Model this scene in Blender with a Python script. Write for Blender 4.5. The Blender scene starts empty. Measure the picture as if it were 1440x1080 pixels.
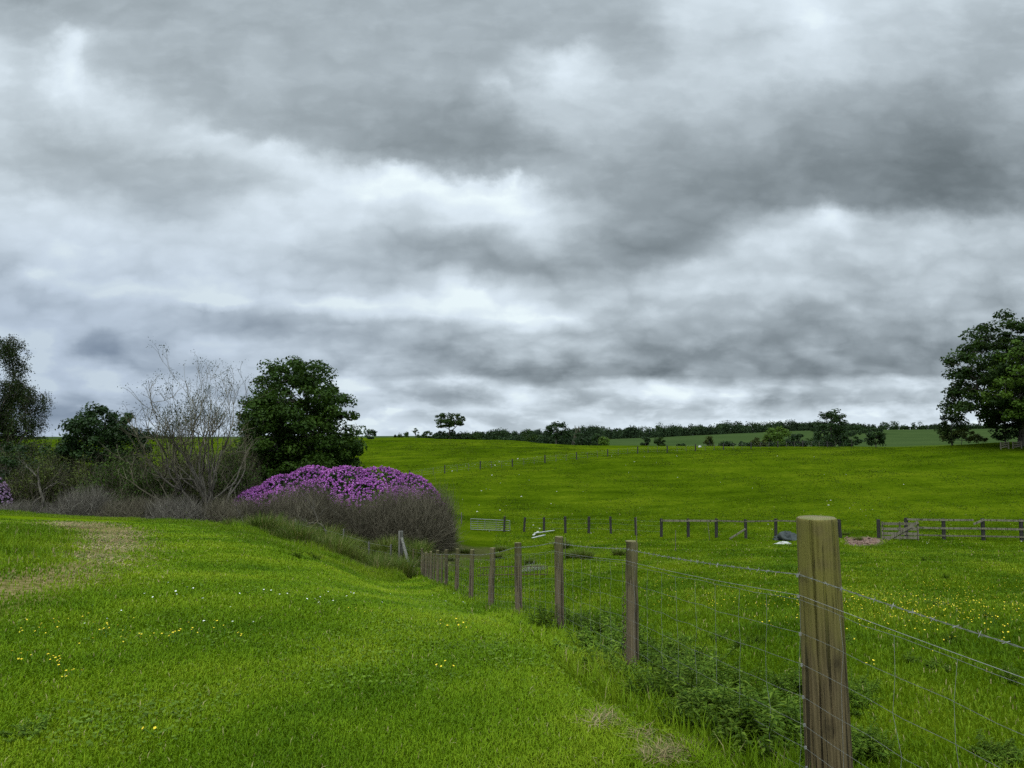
import bpy, math, random
import numpy as np
from mathutils import Vector, Matrix

SC = bpy.context.scene
COL = SC.collection
ZC = 1.6                      # eye height
F = 1040.0                    # focal length in 1440-wide pixels
PITCH = math.atan(70.0 / F)
CP, SP = math.cos(PITCH), math.sin(PITCH)

# ------------------------------------------------------------------ terrain
TAIL_L = [(450, -9), (800, -8), (3500, -12)]
COLS = {
 -400: [(.3,-1.55),(4,-1.5),(10,-1.6),(20,-2.0),(34,-2.9),(42,-4.2),(60,-5.5),(120,-5),(250,-2),(300,-2.5)]+TAIL_L,
 0: [(.3,-1.6),(3.65,-1.62),(10,-1.85),(20,-2.5),(30,-3.28),(34,-3.66),(37,-4.3),(42,-5.2),(60,-6.2),(120,-5.3),(200,-3),(250,-2.2),(280,-2.2)]+TAIL_L,
 330: [(.3,-1.6),(3.65,-1.65),(8,-1.9),(15,-2.55),(22,-3.05),(28,-3.6),(30,-3.85),(34,-4.45),(40,-5.0),(48,-5.7),(80,-6.3),(150,-4.8),(220,-1.9),(250,-1.6),(290,-1.9)]+TAIL_L,
 450: [(.3,-1.6),(3.65,-1.65),(8,-1.95),(15,-2.85),(20,-3.45),(24,-3.97),(27,-4.42),(30,-4.85),(33,-5.15),(36,-5.3),(38,-5.33),(44,-5.6),(54,-6.2),(80,-6.6),(120,-6),(220,-1.9),(250,-1.6),(290,-1.9)]+TAIL_L,
 560: [(.3,-1.6),(3.65,-1.65),(6,-1.8),(8.5,-2.05),(13,-2.85),(18,-3.8),(23,-4.65),(27,-5.3),(30,-5.75),(34,-5.95),(38,-5.85),(42,-5.85),(52,-6.35),(65,-6.8),(80,-6.75),(112,-6.2),(160,-4),(220,-1.7),(250,-1.5),(290,-1.8),(420,-8),(800,-6),(3500,-10)],
 700: [(.3,-1.6),(3.65,-1.63),(6.15,-1.82),(8.5,-2.15),(11.5,-2.78),(13.3,-3.13),(18.5,-3.97),(24,-4.85),(30,-5.65),(40,-6.5),(54,-7.3),(64,-7.6),(75,-7.4),(95,-6.3),(115,-5.3),(150,-3.9),(200,-2.3),(240,-2.2),(280,-2.6),(400,-7),(800,-5),(3500,-10)],
 870: [(.3,-1.6),(3.65,-1.63),(6.15,-1.94),(10,-2.5),(20,-3.9),(35,-5.6),(52,-7.1),(64,-7.5),(78,-7.1),(100,-5.6),(125,-3.75),(160,-2.95),(185,-3.05),(230,-4.6),(320,-6.2),(360,-6.1),(480,-4.6),(600,-4),(700,-5),(3500,-10)],
 1150: [(.3,-1.6),(3.5,-1.65),(8,-2.1),(20,-3.7),(35,-5.6),(48,-6.8),(60,-7.1),(75,-6.4),(95,-4.9),(120,-3.4),(150,-2.75),(165,-2.8),(210,-4.5),(330,-5.6),(420,-2.8),(520,.5),(600,2.5),(700,2),(3500,-10)],
 1440: [(.3,-1.6),(3.5,-1.7),(8,-2.15),(20,-3.7),(35,-5.5),(45,-6.5),(58,-6.6),(75,-5.6),(95,-3.4),(108,-1.9),(118,-1.5),(130,-1.6),(170,-3.5),(320,-3.5),(420,-1),(520,2.5),(600,4),(700,3.5),(3500,-10)],
 1840: [(.3,-1.6),(3.5,-1.7),(8,-2.1),(20,-3.6),(45,-6),(60,-6),(95,-2.8),(115,-1),(130,-1),(300,-2),(600,4),(700,3),(3500,-10)],
}

def pchip(x, y, xi):
    x = np.asarray(x, float); y = np.asarray(y, float)
    h = np.diff(x); d = np.diff(y) / h
    m = np.zeros_like(y)
    w1 = 2*h[1:] + h[:-1]; w2 = h[1:] + 2*h[:-1]
    with np.errstate(divide='ignore', invalid='ignore'):
        mm = (w1 + w2) / (w1/d[:-1] + w2/d[1:])
    m[1:-1] = np.where(d[:-1]*d[1:] > 0, mm, 0)
    m[0], m[-1] = d[0], d[-1]
    i = np.clip(np.searchsorted(x, xi) - 1, 0, len(h)-1)
    t = (xi - x[i]) / h[i]
    return ((1+2*t)*(1-t)**2*y[i] + t*(1-t)**2*h[i]*m[i] + t*t*(3-2*t)*y[i+1] + t*t*(t-1)*h[i]*m[i+1])

LD = np.linspace(math.log(.3), math.log(3500), 420)
PXG = np.arange(-400, 1841, 10.0)
_ck = sorted(COLS)
_tab = np.array([pchip([math.log(a) for a, _ in COLS[k]], [b for _, b in COLS[k]], LD) for k in _ck])
TAB = np.array([pchip(_ck, _tab[:, j], PXG) for j in range(len(LD))]).T      # [px, ld]

def vnoise(x, y, seed=0):
    xi = np.floor(x).astype(np.int64); yi = np.floor(y).astype(np.int64)
    fx = x - xi; fy = y - yi
    fx = fx*fx*(3-2*fx); fy = fy*fy*(3-2*fy)
    def h(a, b):
        n = (a*374761393 + b*668265263 + seed*1442695041) & 0x7fffffff
        n = ((n ^ (n >> 13)) * 1274126177) & 0x7fffffff
        return ((n ^ (n >> 16)) & 0xffff) / 65535.0
    return (h(xi,yi)*(1-fx)+h(xi+1,yi)*fx)*(1-fy) + (h(xi,yi+1)*(1-fx)+h(xi+1,yi+1)*fx)*fy

FENCE = [(2.15-.19*d, d) for d in (-1.4,1.03,3.5,6.15,8.5,10.8,13.3,15.9,18.5,21.0,23.6,26.1,28.6)]
FENCE[2] = (FENCE[2][0]-.03, 3.5)
FENCE += [(-3.72, 31.0), (-4.95, 33.3)]

def fence_x(y):
    return np.interp(y, [p[1] for p in FENCE], [p[0] for p in FENCE])

def Hs(x, y):
    x = np.asarray(x, float); y = np.asarray(y, float)
    r = np.hypot(x, y) + 1e-6
    az = np.arctan2(x, y)
    lim = math.radians(46)
    azc = np.clip(az, -lim, lim)
    px = 720 + F*np.tan(azc)
    over = np.clip((np.abs(az)-lim)/(math.pi-lim), 0, 1)
    px = px*(1-over) + 720*over
    d = np.maximum(r*np.cos(azc), .31)
    gi = np.clip((px+400)/10, 0, len(PXG)-1.001); gj = np.clip((np.log(d)-LD[0])/(LD[1]-LD[0]), 0, len(LD)-1.001)
    i = gi.astype(int); j = gj.astype(int); a = gi-i; b = gj-j
    z = (TAB[i,j]*(1-a)+TAB[i+1,j]*a)*(1-b) + (TAB[i,j+1]*(1-a)+TAB[i+1,j+1]*a)*b
    return z + ZC

def H(x, y):
    x = np.asarray(x, float); y = np.asarray(y, float)
    z = Hs(x, y)
    r = np.hypot(x, y)
    past = ((x > fence_x(y)) | (y > 40)).astype(float)
    z = z + (vnoise(x*.75, y*.75, 1)-.5)*(.03+.08*past)*np.clip(60/np.maximum(r,1)-.4, 0, 1)
    z = z + (vnoise(x*.2, y*.2, 2)-.5)*(.05+.22*past)*np.clip(300/np.maximum(r,1)-.4, 0, 1)*np.clip(r/8, 0, 1)
    z = z + (vnoise(x*.05, y*.05, 3)-.5)*.5*np.clip((r-60)/60, 0, 1)
    return z

def ray(px, py):
    a = (px-720)/F; c = -(py-540)/F
    return np.array([a, CP - c*SP, SP + c*CP])

def at_depth(px, py, d):
    v = ray(px, py); v = v*(d/v[1])
    return np.array([v[0], v[1], v[2]+ZC])

def on_ground(px, py, dmin=1.5, dmax=700):
    v = ray(px, py); v = v/v[1]
    d = np.exp(np.linspace(math.log(dmin), math.log(dmax), 4000))
    z = ZC + v[2]*d; g = H(v[0]*d, d)
    k = np.argmax(z <= g) if np.any(z <= g) else int(np.argmin(z-g))
    return np.array([v[0]*d[k], d[k], g[k]])

def gp(px, d):
    """ground point under image column px at depth d"""
    x = (px-720)/F*d*(1/1.0)
    return np.array([x, d, float(H(x, d))])

# ------------------------------------------------------------------ mesh helpers
def mesh_np(name, V, faces, mats=(), attrs=None, smooth=False, midx=None):
    """faces: list of (n,k) int arrays"""
    V = np.asarray(V, np.float32)
    me = bpy.data.meshes.new(name)
    faces = [np.asarray(f, np.int32) for f in faces if len(f)]
    me.vertices.add(len(V)); me.vertices.foreach_set('co', V.ravel())
    loops = np.concatenate([f.ravel() for f in faces])
    tot = np.concatenate([np.full(len(f), f.shape[1], np.int32) for f in faces])
    start = np.concatenate([[0], np.cumsum(tot)[:-1]]).astype(np.int32)
    me.loops.add(len(loops)); me.loops.foreach_set('vertex_index', loops)
    me.polygons.add(len(tot)); me.polygons.foreach_set('loop_start', start); me.polygons.foreach_set('loop_total', tot)
    for k, a in (attrs or {}).items():
        at = me.attributes.new(k, 'FLOAT', 'POINT'); at.data.foreach_set('value', np.asarray(a, np.float32))
    for m in mats: me.materials.append(m)
    if midx is not None: me.polygons.foreach_set('material_index', np.asarray(midx, np.int32))
    me.polygons.foreach_set('use_smooth', np.full(len(tot), smooth, bool))
    me.update(calc_edges=True); me.validate()
    return me

class MB:
    """collects quads / tris of one mesh"""
    def __init__(s): s.V=[]; s.F={3:[],4:[]}; s.n=0; s.A=[]
    def add(s, V, F, a=0.5):
        V = np.asarray(V, float); F = np.asarray(F, int)
        s.V.append(V); s.F[F.shape[1]].append(F+s.n); s.n += len(V)
        s.A.append(np.full(len(V), a) if np.isscalar(a) else np.asarray(a, float))
        return s
    def tube(s, P, R, k=5, cap=False, a=.5):
        P = np.asarray(P, float); n = len(P); R = np.broadcast_to(np.asarray(R, float), (n,))
        T = np.gradient(P, axis=0); T /= np.linalg.norm(T, axis=1)[:,None]+1e-9
        ref = np.array([0,0,1.]) if abs(T[:,2]).mean() < .8 else np.array([1.,0,0])
        U = np.cross(T, ref); U /= np.linalg.norm(U, axis=1)[:,None]+1e-9
        W = np.cross(T, U)
        t = np.arange(k)*2*math.pi/k
        V = (P[:,None,:] + R[:,None,None]*(U[:,None,:]*np.cos(t)[None,:,None] + W[:,None,:]*np.sin(t)[None,:,None])).reshape(-1,3)
        i = np.arange(n-1)[:,None]*k; j = np.arange(k)[None,:]; j2 = (j+1)%k
        Q = np.stack([i+j, i+j2, i+k+j2, i+k+j], -1).reshape(-1,4)
        s.add(V, Q, a)
        if cap:
            for e, b in ((0,0),(n-1,(n-1)*k)):
                c = len(V)
                s.add(np.vstack([V[b:b+k], P[e][None]]), np.array([[q,(q+1)%k,k] for q in range(k)]), a)
        return s
    def box(s, c, sx, sy, sz, rz=0, M=None, a=.5):
        v = np.array([[x,y,z] for z in (-.5,.5) for y in (-.5,.5) for x in (-.5,.5)])*[sx,sy,sz]
        if M is None:
            cr, sr = math.cos(rz), math.sin(rz); M = np.array([[cr,-sr,0],[sr,cr,0],[0,0,1]])
        v = v @ np.asarray(M).T + np.asarray(c)
        return s.add(v, [[0,2,3,1],[4,5,7,6],[0,1,5,4],[2,6,7,3],[0,4,6,2],[1,3,7,5]], a)
    def beam(s, p, q, w, h, a=.5):
        """rectangular bar from p to q, w horizontal thickness, h vertical depth"""
        p = np.asarray(p,float); q = np.asarray(q,float); x = q-p; L = np.linalg.norm(x); x = x/L
        y = np.cross([0,0,1.], x); n = np.linalg.norm(y); y = y/n if n > 1e-6 else np.array([0,1.,0]); z = np.cross(x, y)
        return s.box((p+q)/2, L, w, h, M=np.stack([x,y,z],1), a=a)
    def mesh(s, name, mats, smooth=False):
        fs = [np.concatenate(f) for f in s.F.values() if f]
        return mesh_np(name, np.concatenate(s.V), fs, mats, {'rnd': np.concatenate(s.A)}, smooth)

def link(name, me, parent=None, loc=None):
    o = bpy.data.objects.new(name, me); COL.objects.link(o)
    if parent: o.parent = parent
    if loc is not None: o.location = [float(v) for v in loc]
    return o

def tag(o, label=None, cat=None, group=None, kind=None):
    if label: o['label'] = label
    if cat: o['category'] = cat
    if group: o['group'] = group
    if kind: o['kind'] = kind
    return o

def empty(name, loc, label=None, cat=None, group=None):
    o = bpy.data.objects.new(name, None); COL.objects.link(o); o.location = [float(v) for v in loc]
    o.empty_display_size = .2
    return tag(o, label, cat, group)

def dup(o, loc, rz=0, s=1.0, label=None, group=None):
    c = o.copy(); COL.objects.link(c)
    c.location = [float(v) for v in loc]; c.rotation_euler = (0,0,rz); c.scale = (s,s,s) if np.isscalar(s) else s
    if label: c['label'] = label
    if group: c['group'] = group
    for ch in o.children:
        d = ch.copy(); COL.objects.link(d); d.parent = c
        for g in ch.children:
            e = g.copy(); COL.objects.link(e); e.parent = d
    return c

# ------------------------------------------------------------------ materials
class NT:
    def __init__(s, tree): s.t = tree; s.n = tree.nodes; s.l = tree.links
    def new(s, typ, **kw):
        n = s.n.new(typ)
        for k, v in kw.items(): setattr(n, k, v)
        return n
    def set(s, sock, v):
        if isinstance(v, bpy.types.NodeSocket): s.l.new(v, sock)
        elif v is not None:
            try: sock.default_value = v
            except Exception: sock.default_value = (*v, 1.0) if len(v) == 3 else v
    def math(s, op, a, b=None, c=None, clamp=False):
        n = s.new('ShaderNodeMath', operation=op, use_clamp=clamp)
        for i, v in enumerate((a, b, c)):
            if v is not None: s.set(n.inputs[i], v)
        return n.outputs[0]
    def vmath(s, op, a, b=None, scale=None):
        n = s.new('ShaderNodeVectorMath', operation=op)
        s.set(n.inputs[0], a)
        if b is not None: s.set(n.inputs[1], b)
        if scale is not None: s.set(n.inputs['Scale'], scale)
        return n.outputs['Value'] if op in ('DOT_PRODUCT','LENGTH') else n.outputs[0]
    def mix(s, f, a, b):
        n = s.new('ShaderNodeMix', data_type='RGBA'); s.set(n.inputs[0], f); s.set(n.inputs[6], a); s.set(n.inputs[7], b)
        return n.outputs[2]
    def noise(s, vec, scale, detail=4, rough=.55, dist=0, out=0):
        n = s.new('ShaderNodeTexNoise'); s.set(n.inputs['Vector'], vec)
        n.inputs['Scale'].default_value = scale; n.inputs['Detail'].default_value = detail
        n.inputs['Roughness'].default_value = rough; n.inputs['Distortion'].default_value = dist
        return n.outputs[out]
    def rng(s, v, a, b, c=0., d=1., smooth=True):
        n = s.new('ShaderNodeMapRange', interpolation_type='SMOOTHSTEP' if smooth else 'LINEAR')
        s.set(n.inputs[0], v)
        for i, q in zip((1,2,3,4), (a,b,c,d)): s.set(n.inputs[i], q)
        return n.outputs[0]
    def ramp(s, v, stops, interp='LINEAR'):
        n = s.new('ShaderNodeValToRGB'); s.set(n.inputs[0], v); cr = n.color_ramp; cr.interpolation = interp
        while len(cr.elements) < len(stops): cr.elements.new(.5)
        for e, (p, c) in zip(cr.elements, sorted(stops, key=lambda q: q[0])):
            e.position = p; e.color = (*c, 1) if len(c) == 3 else c
        return n.outputs[0]
    def attr(s, name): return s.new('ShaderNodeAttribute', attribute_name=name).outputs['Fac']
    def scalevec(s, v, sc):
        n = s.new('ShaderNodeMapping'); s.set(n.inputs[0], v); n.inputs['Scale'].default_value = sc
        return n.outputs[0]

def new_mat(name):
    m = bpy.data.materials.new(name); m.use_nodes = True
    g = NT(m.node_tree); g.n.clear()
    return m, g

def finish(g, shader, disp=None):
    o = g.new('ShaderNodeOutputMaterial'); g.l.new(shader, o.inputs['Surface'])

def principled(g, col, rough=.7, spec=.3, bump=None, bstr=.4, bdist=.01, metal=0):
    p = g.new('ShaderNodeBsdfPrincipled'); g.set(p.inputs['Base Color'], col); g.set(p.inputs['Roughness'], rough)
    p.inputs['Specular IOR Level'].default_value = spec; p.inputs['Metallic'].default_value = metal
    if bump is not None:
        b = g.new('ShaderNodeBump'); g.set(b.inputs['Height'], bump); b.inputs['Strength'].default_value = bstr; b.inputs['Distance'].default_value = bdist
        g.l.new(b.outputs[0], p.inputs['Normal'])
    return p.outputs[0]

def leaf_mat(name, cols, transl=.3, rough=.5, spec=.25, nscale=.3, namp=.35, world=True):
    """cols: stops of a ramp over the per-leaf random number"""
    m, g = new_mat(name)
    r = g.attr('rnd')
    c = g.ramp(r, [(i/(len(cols)-1), c) for i, c in enumerate(cols)])
    pos = g.new('ShaderNodeNewGeometry').outputs['Position']
    nz = g.noise(pos, nscale, 3)
    k = g.rng(nz, .3, .7, 1-namp, 1+namp)
    c = g.vmath('SCALE', c, scale=k)
    p = principled(g, c, rough, spec*.45)
    t = g.new('ShaderNodeBsdfTranslucent'); g.set(t.inputs[0], g.vmath('MULTIPLY', c, (1.25, 1.15, .6)))
    mx = g.new('ShaderNodeMixShader'); mx.inputs[0].default_value = transl
    g.l.new(p, mx.inputs[1]); g.l.new(t.outputs[0], mx.inputs[2])
    finish(g, mx.outputs[0])
    return m

def grass_mat(name, a, b, c, dry, dry_at=.94, transl=.3):
    m, g = new_mat(name)
    r = g.attr('rnd')
    pos = g.new('ShaderNodeNewGeometry').outputs['Position']
    n1 = g.noise(pos, .22, 3); n2 = g.noise(pos, 1.3, 3)
    f = g.math('ADD', g.math('MULTIPLY', r, .42), g.math('ADD', g.math('MULTIPLY', g.math('SUBTRACT', n1, .5), 1.9), g.math('MULTIPLY', g.math('SUBTRACT', n2, .5), 1.0)), clamp=False)
    wv = g.new('ShaderNodeTexWave', wave_type='BANDS', bands_direction='X')
    mp = g.new('ShaderNodeMapping'); g.set(mp.inputs[0], pos); mp.inputs['Rotation'].default_value = (0, 0, .35)
    g.set(wv.inputs['Vector'], mp.outputs[0]); wv.inputs['Scale'].default_value = .13; wv.inputs['Distortion'].default_value = 1.5; wv.inputs['Detail'].default_value = 2
    f = g.math('ADD', f, g.math('MULTIPLY', g.math('SUBTRACT', wv.outputs[1], .5), .28))
    f = g.math('ADD', f, .29, clamp=True)
    col = g.ramp(f, [(0, a), (.5, b), (1, c)])
    col = g.mix(g.math('GREATER_THAN', r, dry_at), col, dry)
    p = principled(g, col, .6, .06)
    t = g.new('ShaderNodeBsdfTranslucent'); g.set(t.inputs[0], g.vmath('MULTIPLY', col, (1.2, 1.1, .6)))
    mx = g.new('ShaderNodeMixShader'); mx.inputs[0].default_value = transl
    g.l.new(p, mx.inputs[1]); g.l.new(t.outputs[0], mx.inputs[2])
    finish(g, mx.outputs[0])
    return m

def wood_mat(name, dark, light, green=None, gz=(0,1), grain=1.0, knots=()):
    m, g = new_mat(name)
    tc = g.new('ShaderNodeTexCoord').outputs['Object']
    v = g.scalevec(tc, (38*grain, 38*grain, 1.6*grain))
    n = g.noise(v, 1.0, 6, .65, .4)
    n2 = g.noise(g.scalevec(tc, (9*grain, 9*grain, 2.2*grain)), 1.0, 4, .6, 1.2)
    w = g.new('ShaderNodeTexWave', wave_type='BANDS', bands_direction='X')
    g.set(w.inputs['Vector'], g.scalevec(tc, (1, 1, .06))); w.inputs['Scale'].default_value = 11*grain
    w.inputs['Distortion'].default_value = 7; w.inputs['Detail'].default_value = 3; w.inputs['Detail Scale'].default_value = 1.6
    f = g.math('ADD', g.math('MULTIPLY', n, .5), g.math('ADD', g.math('MULTIPLY', n2, .5), g.math('MULTIPLY', w.outputs[1], .22)))
    c = g.ramp(f, [(.3, dark), (.58, [(x+y)/2 for x, y in zip(dark, light)]), (.85, light)])
    crack = g.rng(g.noise(g.scalevec(tc, (26*grain, 26*grain, .55*grain)), 1.0, 3, .5, .2), .555, .60)
    c = g.mix(g.math('MULTIPLY', crack, .8), c, [x*.3 for x in dark])
    if green:
        z = g.new('ShaderNodeSeparateXYZ'); g.set(z.inputs[0], tc)
        gm = g.math('MULTIPLY', g.rng(g.math('ADD', z.outputs[2], g.math('MULTIPLY', g.math('SUBTRACT', n2, .5), .5)), gz[0], gz[1]), g.rng(g.noise(tc, 7, 4), .25, .6, .35, 1.))
        c = g.mix(g.math('MULTIPLY', gm, .8), c, green)
    for kx, ky, kz, kr in knots:
        dv = g.vmath('LENGTH', g.vmath('MULTIPLY', g.vmath('SUBTRACT', tc, (kx, ky, kz)), (1, 1, .62)))
        dv = g.math('ADD', dv, g.math('MULTIPLY', g.math('SUBTRACT', n2, .5), .02))
        ring = g.math('MULTIPLY_ADD', g.math('SINE', g.math('MULTIPLY', dv, 300)), .12, .5)
        c = g.mix(g.math('MULTIPLY', g.rng(dv, kr*.2, kr, 1, 0), ring), c, [x*.45 for x in dark])
    h = g.math('SUBTRACT', n, g.math('MULTIPLY', crack, 1.2))
    finish(g, principled(g, c, .82, .2, h, .8, .010))
    return m

def simple_mat(name, col, rough=.8, spec=.2, var=.3, scale=8, bump=.3, metal=0, bdist=.01):
    m, g = new_mat(name)
    tc = g.new('ShaderNodeTexCoord').outputs['Object']
    n = g.noise(tc, scale, 5, .6)
    c = g.ramp(n, [(.25, [x*(1-var) for x in col]), (.75, [min(1, x*(1+var)) for x in col])])
    finish(g, principled(g, c, rough, spec, n, bump, bdist, metal))
    return m
#@@PART2
# ------------------------------------------------------------------ camera
cam = bpy.data.cameras.new('camera'); cam.lens = 26.0; cam.sensor_width = 36.0; cam.sensor_fit = 'HORIZONTAL'
cam.clip_start = .05; cam.clip_end = 9000
co = link('camera', cam, None, (0, 0, ZC)); co.rotation_euler = (math.pi/2 + PITCH, 0, 0)
SC.camera = co
SC.view_settings.view_transform = 'Standard'; SC.view_settings.look = 'None'
SC.view_settings.exposure = 0; SC.view_settings.gamma = 1
SC.render.resolution_x, SC.render.resolution_y = 1024, 768
try:
    SC.cycles.max_bounces = 6; SC.cycles.transparent_max_bounces = 4
    SC.cycles.use_denoising = False
except Exception: pass

# ------------------------------------------------------------------ light and sky
SUN_EL, SUN_AZ = math.radians(52), math.radians(205)      # azimuth clockwise from +Y (the viewing direction)
sd = Vector((math.sin(SUN_AZ)*math.cos(SUN_EL), math.cos(SUN_AZ)*math.cos(SUN_EL), math.sin(SUN_EL)))
su = bpy.data.lights.new('sun', 'SUN'); su.energy = 1.6; su.angle = math.radians(28); su.color = (1, .97, .92)
so = link('sun', su); so.rotation_euler = sd.to_track_quat('Z', 'Y').to_euler(); so.location = (0, 0, 50)

def s2l(c):
    c = c/255.0
    return c/12.92 if c <= .04045 else ((c+.055)/1.055)**2.4

# brightness of the overcast, row by row: grey values every 60 columns, with extra (column, grey) details; turned below into directions
SKYR = '''0 160,162,164,167,168,166,164,165,168,170,172,172,170,170,170,178,200,205,212,228,218,208,202,192,182
25 172,170,170,172,170,166,164,165,168,170,172,172,166,168,172,182,200,196,200,232,214,200,194,184,174
50 190,182,194,182,178,172,166,164,166,168,170,172,164,170,170,176,190,186,188,214,204,196,188,178,170 97:224
75 205,198,190,178,176,178,172,166,166,168,170,170,172,205,186,178,190,192,200,204,196,190,182,174,168 92:230 795:216
100 214,212,205,176,168,174,176,168,166,166,168,170,180,214,205,186,194,198,198,196,190,184,174,166,170 100:234 45:200 80:226
125 205,208,220,194,174,170,172,162,160,160,164,168,182,208,202,194,192,188,184,180,174,166,160,160,178 105:230 708:200
150 200,195,204,202,184,174,166,158,152,154,158,164,186,196,196,188,182,174,170,168,162,156,150,152,166
175 194,184,186,190,196,184,170,158,152,150,150,152,172,192,188,172,166,164,164,160,154,146,140,146,160 265:206
190 192,180,176,178,192,216,188,168,156,150,148,148,158,188,182,166,160,156,156,152,146,138,132,146,152
205 190,175,170,171,184,208,216,192,162,152,147,146,150,174,178,164,156,152,150,146,138,130,128,142,146 372:222
220 190,175,168,166,174,192,218,220,190,172,154,146,147,160,172,164,154,148,144,140,132,126,124,134,140 402:226
235 192,179,171,166,170,182,204,220,218,220,188,164,156,170,166,160,152,144,140,136,128,122,120,128,136 560:232 700:166
250 198,186,175,167,168,178,190,214,226,244,240,228,216,174,166,158,148,142,136,132,126,120,120,126,134 742:180 725:230
265 202,194,184,172,169,178,188,214,228,240,246,242,240,186,170,160,148,142,136,134,126,120,120,124,134
280 204,206,196,180,173,182,200,222,226,224,230,230,234,202,172,160,152,146,140,146,134,124,122,128,138 1165:160
295 206,214,206,190,177,186,214,224,224,212,214,222,228,208,172,162,152,148,150,178,176,148,138,150,164 1165:220 745:226
310 208,216,214,198,185,198,220,224,221,208,203,212,222,206,172,158,150,152,172,196,196,174,176,188,190 1162:226 1215:182
330 208,220,222,212,204,212,219,218,210,192,176,182,194,190,168,150,148,176,198,200,190,188,203,197,188 1185:204 745:210
350 206,222,226,220,214,216,214,208,200,178,160,159,168,176,164,148,160,198,208,203,190,186,206,190,184
370 198,226,228,222,216,216,210,204,202,186,166,157,156,158,156,160,192,207,210,205,188,190,197,188,182 25:204
385 196,238,236,226,222,220,212,206,204,190,184,178,164,158,162,184,203,210,207,203,186,190,192,184,180 45:252 640:200
398 200,232,250,242,236,230,214,208,204,192,196,212,184,174,180,193,206,212,207,199,186,190,190,182,178 640:232
410 202,208,238,252,252,250,226,212,206,202,214,244,210,192,188,195,201,207,203,192,182,186,188,180,176 640:250
422 204,206,216,232,250,253,238,216,214,222,236,252,226,196,188,188,194,197,190,184,178,182,184,178,175
434 206,208,212,214,214,202,206,230,244,244,247,254,252,216,190,184,186,184,178,176,174,178,180,176,174 285:188 320:184
446 216,212,212,212,208,186,184,196,216,228,242,250,253,236,190,184,182,178,174,172,172,174,174,172,172 290:184
458 242,240,222,212,210,194,174,173,182,185,190,206,216,208,186,180,174,170,168,166,168,168,168,168,168
470 248,247,214,206,208,204,186,173,175,177,177,184,194,192,178,172,164,164,160,162,165,163,161,161,161 140:184 165:196
482 252,252,194,184,204,216,213,195,180,173,171,178,190,202,172,162,158,156,154,158,166,158,154,156,156 110:200 150:174
494 252,252,192,176,200,216,216,207,190,174,163,174,191,199,168,156,152,150,148,162,164,156,148,150,150 150:170
506 250,252,216,184,196,200,202,200,194,186,166,163,174,174,158,152,148,148,148,160,156,150,144,148,148
518 247,250,240,198,195,195,195,193,194,190,170,157,147,143,149,148,146,148,148,148,144,142,140,146,148 190:186
527 242,250,246,222,208,204,200,195,196,190,180,169,148,139,154,156,151,148,148,150,148,146,144,148,150
535 234,247,242,226,214,208,204,204,226,216,214,216,178,154,204,212,200,176,176,184,190,194,198,202,206
545 224,238,234,222,212,208,206,206,228,206,200,200,224,208,224,236,242,218,184,194,210,209,211,210,208 530:230
555 212,208,204,206,204,202,200,200,204,190,180,176,232,218,198,224,250,232,168,180,184,188,190,190,190 965:252
565 198,188,188,198,200,200,196,196,196,196,188,187,220,206,194,200,216,196,166,176,180,184,188,188,188
575 176,172,178,192,196,196,198,200,206,216,186,232,220,204,208,195,202,196,184,192,202,198,198,198,198 545:238
585 166,166,174,186,190,194,200,206,218,212,184,196,202,213,220,202,215,200,200,222,216,206,206,210,210
595 188,200,206,206,208,210,212,218,234,226,208,198,204,226,218,217,226,222,230,232,224,224,227,229,230
607 206,214,216,218,218,220,224,230,240,230,216,206,212,228,224,226,231,233,235,237,235,235,235,235,235'''
SKY = []
for ln in SKYR.split('\n'):
    f_ = ln.split(); pts = [(60*i_, float(v_)) for i_, v_ in enumerate(f_[1].split(','))]
    pts += [tuple(float(q_) for q_ in e_.split(':')) for e_ in f_[2:]]
    SKY.append((float(f_[0]), sorted(pts)))
W = bpy.data.worlds.new('World'); SC.world = W; W.use_nodes = True
g = NT(W.node_tree); g.n.clear()
D = g.new('ShaderNodeTexCoord').outputs['Generated']
sp = g.new('ShaderNodeSeparateXYZ'); g.set(sp.inputs[0], D)
X, Y, Z = sp.outputs
Yf = g.math('MAXIMUM', g.math('ABSOLUTE', Y), .12)
cp = g.new('ShaderNodeCombineXYZ')                      # point where the direction meets the cloud layer
zz = g.math('ADD', g.math('MAXIMUM', Z, 0), .085)
g.set(cp.inputs[0], g.math('DIVIDE', X, zz)); g.set(cp.inputs[1], g.math('DIVIDE', Y, zz)); cp.inputs[2].default_value = .0
CPV = cp.outputs[0]
U = g.math('DIVIDE', X, Yf); V = g.math('DIVIDE', Z, Yf)
uv = g.new('ShaderNodeCombineXYZ'); g.set(uv.inputs[0], U); g.set(uv.inputs[1], V)
UV = uv.outputs[0]
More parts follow.
